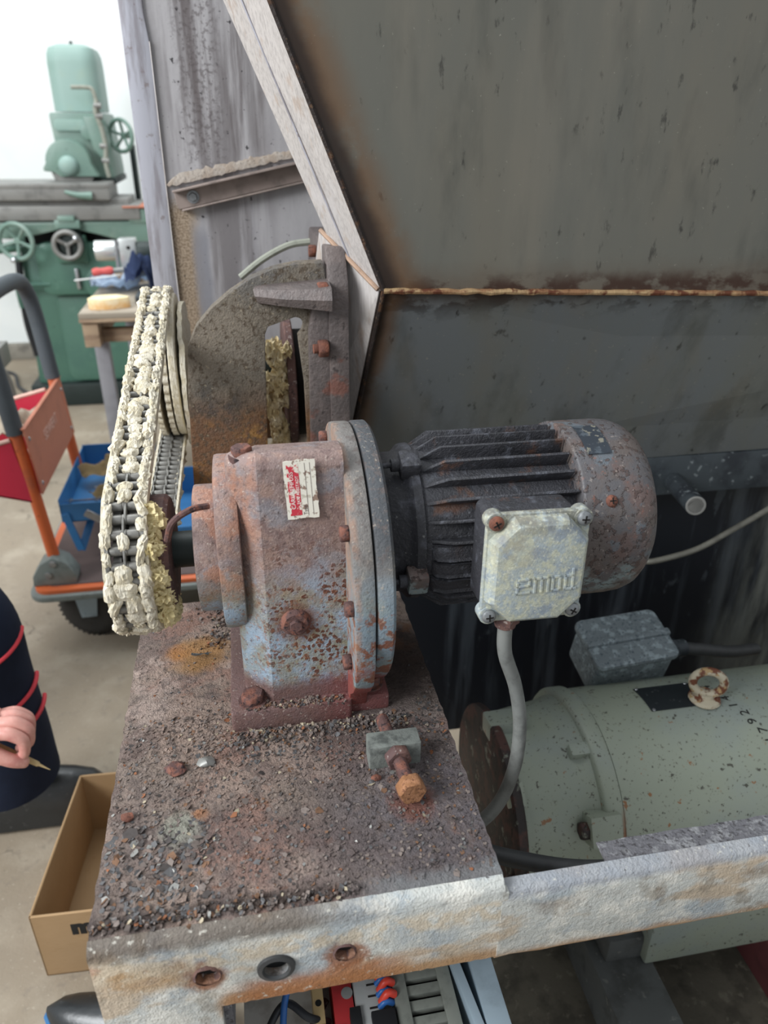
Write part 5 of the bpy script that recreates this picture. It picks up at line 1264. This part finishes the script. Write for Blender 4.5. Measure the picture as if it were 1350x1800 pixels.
# wheels
for (wx, wy) in ((-.52, 2.02), (-.52, 2.46), (.15, 2.02), (.15, 2.46)):
    wz = .098; ax = Vector((.34, 1, 0)).normalized() if wx < 0 else Vector((0, 1, 0)); c = Vector((wx, wy, wz))
    bm = B(); prof = []
    for k in range(17): t = math.pi * k / 16; prof.append((-.030 * math.cos(t), .062 + .036 * math.sin(t) ** .8))
    lathe(bm, prof + [(.018, .05), (-.018, .05)], c, ax, 40); tag_w = obj('tyre', bm, M['rubber'], tr)
    ub = B(); 
    for k in range(36):
        a = 2 * math.pi * k / 36; fr_ = frame_to(ax); 
        q = c + fr_ @ Vector((.0965 * math.cos(a), .0965 * math.sin(a), 0)); f = axes(q, fr_.to_3x3() @ Vector((-math.sin(a), math.cos(a), 0)), ax, fr_.to_3x3() @ Vector((math.cos(a), math.sin(a), 0)))
        box(ub, (-.003, -.018, -.004), (.003, .018, .002), 0, 1, f)
    o = obj('tread_blocks', ub, M['rubber'], tag_w); o['kind'] = 'stuff'
    bm = B(); lathe(bm, [(-.024, .0001), (-.026, .014), (-.016, .018), (-.012, .045), (-.018, .056), (-.012, .060), (.012, .060), (.02, .04), (.024, .0001)], c, ax, 32); obj('hub', bm, M['ways'], tag_w)
    bm = B(); s_ = ax * .034
    for sg in (-1,):
        prism(bm, [(wx - .022, wz - .01), (wx + .022, wz - .01), (wx + .035, ZP - .016), (wx - .035, ZP - .016)], 'Y', wy - .048, wy - .044, bev=.001)
    cyl(bm, c - ax * .050, c + ax * .038, .008, seg=12); box(bm, (wx - .04, wy - .036, ZP - .022), (wx + .04, wy + .036, ZP - .016), .001); obj('fork', bm, M['zinc'], tr)
bm = B(); prism(bm, rect(.045, .028, .003, 3, -.41, 2.0 - .05), 'Z', ZP - .03, ZP - .018, (circle2(-.41, 1.95, .009, 12),), .001)
bmesh.ops.rotate(bm, cent=(-.41, 1.95, ZP - .02), matrix=Matrix.Rotation(math.radians(90), 3, 'X'), verts=bm.verts); obj('eye_tab', bm, M['orange'], tr)
# red trough hung outside the panel
rt_ = thing('hanging_bin', 'red bin hung on the trolley handle and filled with rags', 'bin', (-.68, 2.22, .5))
for y in (1.985, 2.42):
    bm = B(); prism(bm, [(-.605, .47), (-.63, .655), (-.80, .60), (-.80, .53)], 'Y', y, y + .005); obj('end_wall', bm, M['red'], rt_)
bm = B(); loft(bm, [[(-.60, 1.985, .468), (-.605, 1.985, .474), (-.605, 2.425, .474), (-.60, 2.425, .468)], [(-.80, 1.985, .528), (-.80, 1.985, .534), (-.80, 2.425, .534), (-.80, 2.425, .528)]]); obj('floor_sheet', bm, M['red'], rt_)
bm = B(); loft(bm, [[(-.80, 1.985, .528), (-.805, 1.985, .528), (-.805, 2.425, .528), (-.80, 2.425, .528)], [(-.80, 1.985, .625), (-.805, 1.985, .625), (-.805, 2.425, .625), (-.80, 2.425, .625)]]); obj('front_wall', bm, M['red'], rt_)
bm = B(); tube(bm, [(-.63, 1.987, .655), (-.80, 1.987, .612)], .006, 8, 1, smooth=False); obj('rim', bm, M['salmon'], rt_)
bm = B(); tube(bm, [(-.63, 2.423, .655), (-.80, 2.423, .612)], .006, 8, 1, smooth=False); obj('rim', bm, M['salmon'], rt_)
random.seed(4)
def rag(name, c, size, mt, label, cat, seed, drape=.3, group=None, rot=0.):
    bm = B(); N = 22; vv = []
    for j in range(N):
        for i in range(N):
            u = (i / (N - 1) - .5) * size[0]; v = (j / (N - 1) - .5) * size[1]
            h = size[2] * (.55 + noise.noise(Vector((u * 14, v * 14, seed))) + .5 * noise.noise(Vector((u * 34, v * 30, seed + 5)))) * (1 - drape * ((2 * u / size[0]) ** 2 + (2 * v / size[1]) ** 2) * .6)
            u2 = u + .02 * noise.noise(Vector((v * 16, u * 9, seed + 9))); v2 = v + .02 * noise.noise(Vector((u * 16, v * 9, seed + 3)))
            vv.append(bm.verts.new((c[0] + u2 * math.cos(rot) - v2 * math.sin(rot), c[1] + u2 * math.sin(rot) + v2 * math.cos(rot), c[2] + max(.001, h))))
    for j in range(N - 1):
        for i in range(N - 1): bm.faces.new((vv[j * N + i], vv[j * N + i + 1], vv[(j + 1) * N + i + 1], vv[(j + 1) * N + i]))
    bmesh.ops.solidify(bm, geom=bm.faces[:], thickness=.003)
    return tag(obj(name, bm, mt, None, origin=c, angle=70), label, cat, group)
rag('rag', (-.69, 2.27, .565), (.17, .22, .085), M['rag'], 'crumpled cream rag lying in the red bin', 'rag', 1)
rag('rag', (-.70, 2.08, .545), (.17, .16, .07), M['salmon'], 'stained pinkish rag in the near end of the red bin', 'rag', 8)
# blue cantilever tool box: a raised open tray held out on links
tbx = thing('tool_box', 'blue metal cantilever tool box opened on the trolley', 'toolbox', (-.40, 2.26, ZP + .016))
X0, X1, Y0, Y1, Z0, Z1 = -.575, -.42, 2.10, 2.52, .345, .405
def tray(X0, X1, Y0, Y1, Z0, Z1):
    bm = B(); box(bm, (X0, Y0, Z0), (X1, Y1, Z0 + .003)); obj('tray_floor', bm, M['blue'], tbx)
    for nm, a, b in (('tray_side', (X0, Y0, Z0), (X0 + .003, Y1, Z1 + .015)), ('tray_side', (X1 - .003, Y0, Z0), (X1, Y1, Z1)), ('tray_end', (X0, Y0, Z0), (X1, Y0 + .003, Z1)), ('tray_end', (X0, Y1 - .003, Z0), (X1, Y1, Z1 + .02))):
        bm = B(); box(bm, a, b, .0008, 1); obj(nm, bm, M['blue'], tbx)
tray(X0, X1, Y0, Y1, Z0, Z1); tray(-.40, -.18, 2.10, 2.52, .216, .30)
for x in (-.505, -.45):
    bm = B(); box(bm, (-.012, -.002, 0), (.012, .002, .12), .0008, 1, Matrix.Translation((x, 2.097, .375)) @ Matrix.Rotation(math.radians(125), 4, 'Y')); lk = obj('link_arm', bm, M['steel'], tbx)
    for t in (.006, .112):
        q = Matrix.Translation((x, 2.095, .375)) @ Matrix.Rotation(math.radians(125), 4, 'Y') @ Vector((0, -.001, t)); bm = B(); cyl(bm, q, q + Vector((0, -.003, 0)), .007, seg=12); obj('rivet', bm, M['steel'], lk)
for a, b, nm in (((-.563, 2.096, .375), (-.535, 2.094, .252), 'carry_handle'), ((-.535, 2.094, .252), (-.495, 2.16, .345), 'carry_handle')):
    bm = B(); a = Vector(a); b = Vector(b); d = b - a; f = axes(a, Vector((0, 1, 0)).cross(d), Vector((0, 1, 0)), d); box(bm, (-.011, -.003, 0), (.011, .003, d.length), .001, 1, f); obj(nm, bm, M['blue'], tbx)
random.seed(6)
for k, (x, y, a, s, lb) in enumerate(((-.515, 2.36, .5, .085, 'largest tan sanding pad in the blue tray'), (-.465, 2.45, -.3, .07, 'tan sanding pad at the back of the blue tray'), (-.475, 2.20, 1.0, .06, 'tan sanding pad at the front of the blue tray'))):
    bm = B(); N = 7; vv = [[bm.verts.new((s * (i / 6 - .5), s * .8 * (j / 6 - .5), .01 * math.sin(i * 1.1 + k) + .006 * math.cos(j * 1.3))) for i in range(7)] for j in range(7)]
    for j in range(6):
        for i in range(6): bm.faces.new((vv[j][i], vv[j][i + 1], vv[j + 1][i + 1], vv[j + 1][i]))
    bmesh.ops.solidify(bm, geom=bm.faces[:], thickness=.008)
    bmesh.ops.transform(bm, matrix=Matrix.Translation((x, y, .385 + .012 * (k == 0))) @ Matrix.Rotation(a, 4, 'Z') @ Matrix.Rotation(.35, 4, 'X'), verts=bm.verts)
    tag(obj('sanding_pad', bm, M['kraft'], None, origin=(x, y, .385)), lb, 'sandpaper', 'sanding pads in the tool tray')
def spanner(p, ang, L, lb, tilt=.2):
    P = [(-L / 2, -.005), (L / 2, -.004), (L / 2, .004), (-L / 2, .005)]; f = Matrix.Translation(p) @ Matrix.Rotation(ang, 4, 'Z') @ Matrix.Rotation(tilt, 4, 'Y')
    t = thing('spanner', lb, 'spanner', p, 'spanners in the tool tray')
    bm = B(); prism(bm, P, 'Z', -.002, .002, bev=.0008); bmesh.ops.transform(bm, matrix=f, verts=bm.verts); obj('handle', bm, M['steel'], t)
    jaw = [(.0135 * math.cos(math.radians(a)) + L / 2 + .01, .0135 * math.sin(math.radians(a))) for a in range(35, 326, 20)] + [(L / 2 + .012, -.005), (L / 2 + .006, 0), (L / 2 + .012, .005)]
    bm = B(); prism(bm, jaw, 'Z', -.003, .003, bev=.0008); bmesh.ops.transform(bm, matrix=f, verts=bm.verts); obj('jaw', bm, M['steel'], t)
    bm = B(); prism(bm, circle2(-L / 2 - .008, 0, .012, 18), 'Z', -.003, .003, (circle2(-L / 2 - .008, 0, .007, 12),), .0006); bmesh.ops.transform(bm, matrix=f, verts=bm.verts); obj('ring_end', bm, M['steel'], t)
spanner((-.525, 2.19, .372), 2.7, .09, 'shiny spanner lying at the front of the blue tray'); spanner((-.47, 2.30, .372), 1.2, .09, 'spanner lying among the sanding pads of the blue tray'); spanner((-.45, 2.42, .385), 1.4, .10, 'spanner standing against the back of the blue tray', -.6)

# ================================================================ work bench with what lies on it
wb = thing('workbench', 'wooden workbench with plywood top and grey steel legs', 'bench', (-.2, 3.2, 0))
ZT = .79
bm = B(); box(bm, (-.585, 2.87, ZT - .02), (.25, 3.62, ZT), .003); obj('plywood_top', bm, M['ply'], wb)
bm = B(); box(bm, (-.585, 2.865, ZT - .032), (.25, 3.62, ZT - .021), .002); obj('lower_ply', bm, M['wood'], wb)
bm = B(); box(bm, (-.580, 2.88, ZT - .125), (-.525, 3.6, ZT - .032), .003); obj('side_beam', bm, M['wood'], wb)
bm = B(); box(bm, (-.525, 2.95, ZT - .125), (.25, 2.99, ZT - .075), .003); obj('front_beam', bm, M['wood'], wb)
for x, y in ((-.545, 3.02), (-.49, 3.50), (.2, 3.02), (.2, 3.5)):
    bm = B(); box(bm, (x - .026, y - .026, 0), (x + .026, y + .026, ZT - .125), .003); obj('leg', bm, M['grey_steel'], wb)
bm = B(); box(bm, (-.52, 3.45, .30), (.2, 3.49, .36), .003); obj('cross_rail', bm, M['grey_steel'], wb)
bm = B(); P = [(.07 * math.cos(t) * (1 + .10 * math.cos(3 * t + .6) + .05 * math.cos(5 * t)), .045 * math.sin(t) * (1 + .12 * math.sin(2 * t))) for t in [2 * math.pi * k / 40 for k in range(40)]]
prism(bm, P, 'Z', 0, .04, bev=.008); bmesh.ops.translate(bm, verts=bm.verts, vec=(-.49, 2.965, ZT)); tag(obj('sponge', bm, M['soap'], None, origin=(-.49, 2.965, ZT)), 'cream sponge block at the front edge of the workbench', 'sponge')
rag('cloth', (-.44, 3.33, ZT), (.32, .20, .085), M['white_cloth'], 'pale blue crumpled cloth on the workbench', 'cloth', 3, rot=.3)
rag('cloth', (-.37, 3.27, ZT + .01), (.17, .18, .15), M['blue_cloth'], 'navy crumpled cloth on top of the pale blue cloth', 'cloth', 12)
sd = thing('screwdriver', 'screwdriver with red handle lying on the cloth', 'screwdriver', (-.53, 3.36, ZT + .05))
bm = B(); ax = Vector((1, .05, .07)).normalized(); lathe(bm, [(0, .0001), (.002, .014), (.02, .019), (.035, .015), (.05, .0155), (.07, .0185), (.085, .013), (.086, .0001)], (-.60, 3.36, ZT + .062), ax, 18); obj('handle', bm, M['toolred'], sd)
bm = B(); cyl(bm, Vector((-.60, 3.36, ZT + .062)) + ax * .085, Vector((-.60, 3.36, ZT + .062)) + ax * .13, .010, seg=14); cyl(bm, Vector((-.60, 3.36, ZT + .062)) + ax * .13, Vector((-.60, 3.36, ZT + .062)) + ax * .22, .004, seg=10); obj('blade', bm, M['ways'], sd)
bm = B(); box(bm, (-.09, -.006, 0), (.09, .006, .004), .001, 1, Matrix.Translation((-.565, 3.27, ZT + .055)) @ Matrix.Rotation(.22, 4, 'Z') @ Matrix.Rotation(-.06, 4, 'Y')); tag(obj('cable_tie', bm, M['panel'], None, origin=(-.565, 3.27, ZT + .05)), 'white plastic strip sticking out of the pale cloth', 'strip')
vl = thing('valve', 'shiny machined aluminium valve standing behind the cloths', 'valve', (-.47, 3.52, ZT))
bm = B(); box(bm, (-.50, 3.49, ZT + .032), (-.43, 3.56, ZT + .175), .004); obj('block', bm, M['alu'], vl)
bm = B(); cyl(bm, (-.60, 3.525, ZT + .125), (-.515, 3.525, ZT + .125), .042, seg=32, bev=.004); obj('cylinder', bm, M['alu'], vl)
bm = B(); cyl(bm, (-.518, 3.525, ZT + .125), (-.498, 3.525, ZT + .125), .020, seg=20); obj('neck', bm, M['steel'], vl)
bm = B(); cyl(bm, (-.512, 3.488, ZT + .05), (-.507, 3.488, ZT + .17), .008, seg=10); obj('lever', bm, M['steel'], vl)
bm = B(); cyl(bm, (-.43, 3.525, ZT + .115), (-.36, 3.525, ZT + .115), .046, seg=28, bev=.003); obj('coil', bm, M['dark_iron'], vl)
bm = B(); cyl(bm, (-.46, 3.488, ZT + .14), (-.46, 3.4905, ZT + .14), .008, seg=16); obj('port', bm, M['hole'], vl)
bm = B(); box(bm, (-.60, 3.47, ZT), (-.42, 3.57, ZT + .032), .002); tag(obj('wood_block', bm, M['wood'], None, origin=(-.55, 3.49, ZT)), 'small wooden block under the aluminium valve', 'block')
bm = B(); box(bm, (-.40, 3.02, ZT), (-.30, 3.13, ZT + .028), .004); tag(obj('flat_tool', bm, M['beam'], None, origin=(-.35, 3.07, ZT)), 'dark flat steel piece behind the sponge', 'steel')

# ================================================================ green surface grinder by the wall
gd = thing('surface_grinder', 'old green surface grinder with handwheels against the white wall', 'grinder', (-.8, 4.5, 0))
bm = B(); box(bm, (-1.17, 4.22, .0), (-.40, 4.95, .125), .012); obj('plinth', bm, M['dark_iron'], gd)
bm = B(); prism(bm, [(-1.135, .12), (-.45, .12), (-.46, .85), (-1.095, .85)], 'Y', 4.27, 4.85, bev=.02); obj('pedestal', bm, M['dgreen'], gd)
bm = B(); prism(bm, rect(.40, .46, .05, 5, -.76, .365), 'Y', 4.245, 4.28, bev=.01); obj('lower_door', bm, M['dgreen'], gd)
bm = B(); prism(bm, rect(.48, .26, .06, 5, -.77, .735), 'Y', 4.19, 4.28, bev=.02); obj('upper_cover', bm, M['dgreen'], gd)
bm = B(); cyl(bm, (-.70, 4.195, .66), (-.70, 4.17, .66), .09, seg=28, bev=.01); obj('round_cover', bm, M['dgreen'], gd)
bm = B(); box(bm, (-.828, 4.17, .64), (-.812, 4.192, .74), .003); obj('latch', bm, M['steel'], gd)
# saddle, ways, table
bm = B(); prism(bm, [(-1.22, .965), (-.44, .965), (-.44, .86), (-.56, .865), (-.70, .905), (-.83, .935), (-.97, .905), (-1.10, .885), (-1.22, .89)], 'Y', 4.18, 4.85, bev=.012); obj('saddle', bm, M['green'], gd)
bm = B(); box(bm, (-1.10, 4.30, .80), (-.5, 4.8, .90)); obj('saddle_neck', bm, M['black'], gd)
bm = B(); box(bm, (-1.75, 4.16, .972), (-.47, 4.50, 1.04), .006); obj('slideway', bm, M['ways'], gd)
bm = B(); box(bm, (-1.9, 4.14, 1.065), (-.60, 4.46, 1.135), .006); obj('table', bm, M['ways'], gd)
bm = B(); box(bm, (-1.9, 4.135, 1.120), (-.595, 4.47, 1.142), .004); obj('table_lip', bm, M['ways'], gd)
bm = B(); box(bm, (-1.8, 4.19, 1.035), (-.52, 4.48, 1.068), .004); obj('way_cover', bm, M['ways'], gd)
bm = B(); box(bm, (-.53, 4.17, .955), (-.40, 4.5, 1.025), .01); obj('end_stop', bm, M['green'], gd)
bm = B(); box(bm, (-.55, 4.15, 1.028), (-.41, 4.45, 1.036), .002); obj('drip_tray', bm, M['orange_dull'], gd)
bm = B(); tube(bm, [(-.68, 4.13, 1.085), (-.74, 4.12, 1.09), (-.80, 4.12, 1.105)], lambda t: .020 - .012 * t, 12); obj('table_lever', bm, M['green'], gd)
bm = B(); box(bm, (-.88, 4.14, .935), (-.76, 4.20, .975), .008); box(bm, (-.86, 4.13, .97), (-.78, 4.17, .995), .006); obj('dog_block', bm, M['green'], gd)
# column and head
bm = B(); prism(bm, rect(.24, .30, .10, 8, -.735, 4.62), 'Z', 1.42, 1.70, bev=.0)
b = B(); secs = []
for (k, z) in ((1., 1.45), (1., 1.66), (.97, 1.70), (.88, 1.727), (.6, 1.742), (.2, 1.747)):
    secs.append([(-.735 + (u + .735) * k, 4.6 + (v - 4.6) * k, z) for u, v in rect(.235, .34, .07, 6, -.735, 4.6)])
bm.free(); loft(b, secs); obj('column_hood', b, M['pgreen'], gd)
bm = B(); cyl(bm, (-.735, 4.55, 1.745), (-.735, 4.55, 1.758), .008, seg=10); obj('hood_screw', bm, M['dark_iron'], gd)
bm = B(); prism(bm, [(-.862, 1.445), (-.610, 1.445), (-.592, 1.15), (-.845, 1.15)], 'Y', 4.36, 4.80, bev=.015); obj('wheel_head', bm, M['green'], gd)
bm = B(); prism(bm, rect(.155, .05, .022, 5, -.765, 1.39), 'Y', 4.345, 4.365, bev=.004); obj('recess_cover', bm, M['pgreen'], gd)
bm = B(); cyl(bm, (-.685, 4.36, 1.36), (-.685, 4.335, 1.36), .035, seg=24, bev=.006); obj('motor_boss', bm, M['green'], gd)
bm = B(); prism(bm, [(-.70, 1.43), (-.615, 1.43), (-.60, 1.20), (-.67, 1.28)], 'Y', 4.33, 4.37, bev=.01); obj('head_rib', bm, M['green'], gd)
gp_ = [(-.785 + .105 * math.cos(math.radians(a)), 1.225 + .105 * math.sin(math.radians(a))) for a in range(0, 190, 10)] + [(-.905, 1.205), (-.905, 1.19), (-.86, 1.185), (-.83, 1.165), (-.65, 1.165)]
bm = B(); prism(bm, gp_, 'Y', 4.24, 4.34, bev=.008); obj('wheel_guard', bm, M['green'], gd)
bm = B(); cyl(bm, (-.775, 4.32, 1.195), (-.775, 4.27, 1.195), .10, seg=40, bev=.003); obj('grinding_wheel', bm, M['ways'], gd)
bm = B(); lathe(bm, [(0, .045), (.02, .043), (.035, .034), (.042, .018), (.043, .0001)], (-.785, 4.24, 1.215), (0, -1, 0), 28); obj('spindle_cap', bm, M['pgreen'], gd)
bm = B(); box(bm, (-.88, 4.34, 1.125), (-.585, 4.78, 1.152), .004); obj('head_base', bm, M['dark_iron'], gd)
bm = B(); tube(bm, [(-.725, 4.30, 1.552), (-.66, 4.30, 1.552), (-.632, 4.30, 1.545), (-.622, 4.30, 1.51), (-.618, 4.30, 1.44)], .0095, 10); cp = obj('coolant_pipe', bm, M['pipe_dust'], gd)
bm = B(); tube(bm, [(-.615, 4.29, 1.50), (-.628, 4.285, 1.45), (-.612, 4.285, 1.38), (-.605, 4.285, 1.30), (-.615, 4.285, 1.22), (-.608, 4.285, 1.16)], .011, 10); obj('coolant_hose', bm, M['pipe_dust'], gd)
for z in (1.475, 1.43, 1.30, 1.235): bm = B(); cyl(bm, (-.630, 4.285, z), (-.598, 4.285, z), .013, seg=12); obj('hose_fitting', bm, M['ways'], gd)
def handwheel(nm, c, r, ax, mt, spokes, tube_r, dish=0., knob=False, a0=0.):
    c = Vector(c); f = frame_to(ax); bm = B(); P = [c + f @ Vector((r * math.cos(2 * math.pi * k / 40), r * math.sin(2 * math.pi * k / 40), 0)) for k in range(40)]
    tube(bm, P, tube_r, 10, 1, closed=True, smooth=False); w = obj(nm, bm, mt, gd)
    for k in range(spokes):
        a = a0 + 2 * math.pi * k / spokes; bm = B(); tube(bm, [c + f @ Vector((0, 0, -dish)), c + f @ Vector((r * math.cos(a), r * math.sin(a), 0))], tube_r * .75, 8, 1, smooth=False); obj('spoke', bm, mt, w)
    bm = B(); cyl(bm, c + f @ Vector((0, 0, -dish - .04)), c + f @ Vector((0, 0, .012 - dish)), r * .2, seg=20, bev=.004); obj('hub', bm, mt, w)
    if knob: q = c + f @ Vector((r * math.cos(knob), r * math.sin(knob), 0)); bm = B(); lathe(bm, [(0, .008), (.03, .013), (.045, .012), (.05, .0001)], q, ax, 14); obj('crank_knob', bm, M['steel'], w)
handwheel('left_handwheel', (-1.06, 4.10, .885), .082, (-.25, -1, 0), M['green'], 5, .0115, .02, -1.7, .9)
handwheel('column_handwheel', (-.545, 4.45, 1.345), .074, (-.75, -1, 0), M['green'], 5, .010, .02, False, .3)
handwheel('cross_feed_wheel', (-.825, 4.09, .865), .062, (0, -1, 0), M['ways'], 3, .0125, .01, .6, .5)
bm = B(); cyl(bm, (-.825, 4.11, .865), (-.825, 4.2, .865), .07, seg=32, bev=.006); obj('feed_dial', bm, M['dark_iron'], gd)
bm = B(); box(bm, (-.90, 4.16, .77), (-.75, 4.22, .90), .01); obj('feed_box', bm, M['dgreen'], gd)
bm = B(); tube(bm, [(-.96, 4.20, .662), (-1.08, 4.18, .665), (-1.115, 4.18, .655), (-1.12, 4.19, .60), (-1.12, 4.2, .55)], .013, 10); obj('grab_rail', bm, M['dgreen'], gd)
bm = B(); tube(bm, [(-1.10, 4.24, .80), (-1.115, 4.23, .62), (-1.12, 4.23, .45), (-1.10, 4.22, .29)], .017, 10); obj('drain_tube', bm, M['black'], gd)
bm = B(); cyl(bm, (-1.17, 4.3, .645), (-1.10, 4.3, .645), .009, seg=10); obj('oil_cock', bm, M['dark_iron'], gd)
bm = B(); cyl(bm, (-1.20, 4.2, .832), (-1.08, 4.22, .842), .02, seg=12); obj('side_shaft', bm, M['dgreen'], gd)
bm = B(); box(bm, (-.525, 4.55, .95), (-.50, 4.62, 1.30), .003); obj('rear_post', bm, M['dark_iron'], gd)

# odds and ends at the far left
sl = thing('steel_stand', 'grey steel stand cut by the frame edge behind the trolley handle', 'stand', (-1.02, 3.2, 0))
bm = B(); box(bm, (-1.12, 3.14, .515), (-.965, 3.3, .60), .004); obj('top_box', bm, M['ways'], sl)
bm = B(); tube(bm, [(-.985, 3.17, .53), (-.97, 3.2, .40), (-.99, 3.2, .0)], .022, 12); obj('leg', bm, M['ways'], sl)
bm = B(); tube(bm, [(-1.05, 3.2, .50), (-1.0, 3.1, .25), (-.965, 3.05, .0)], .014, 10); obj('leg', bm, M['dark_iron'], sl)
bm = B(); tube(bm, [(-1.7, 5.0, .008), (-1.45, 4.9, .008), (-1.34, 4.6, .008), (-1.22, 4.4, .008), (-1.17, 4.25, .008)], .010, 8); tag(obj('floor_cable', bm, M['wireblack'], None, origin=(-1.4, 4.7, 0)), 'black cable on the floor left of the green grinder', 'cable')
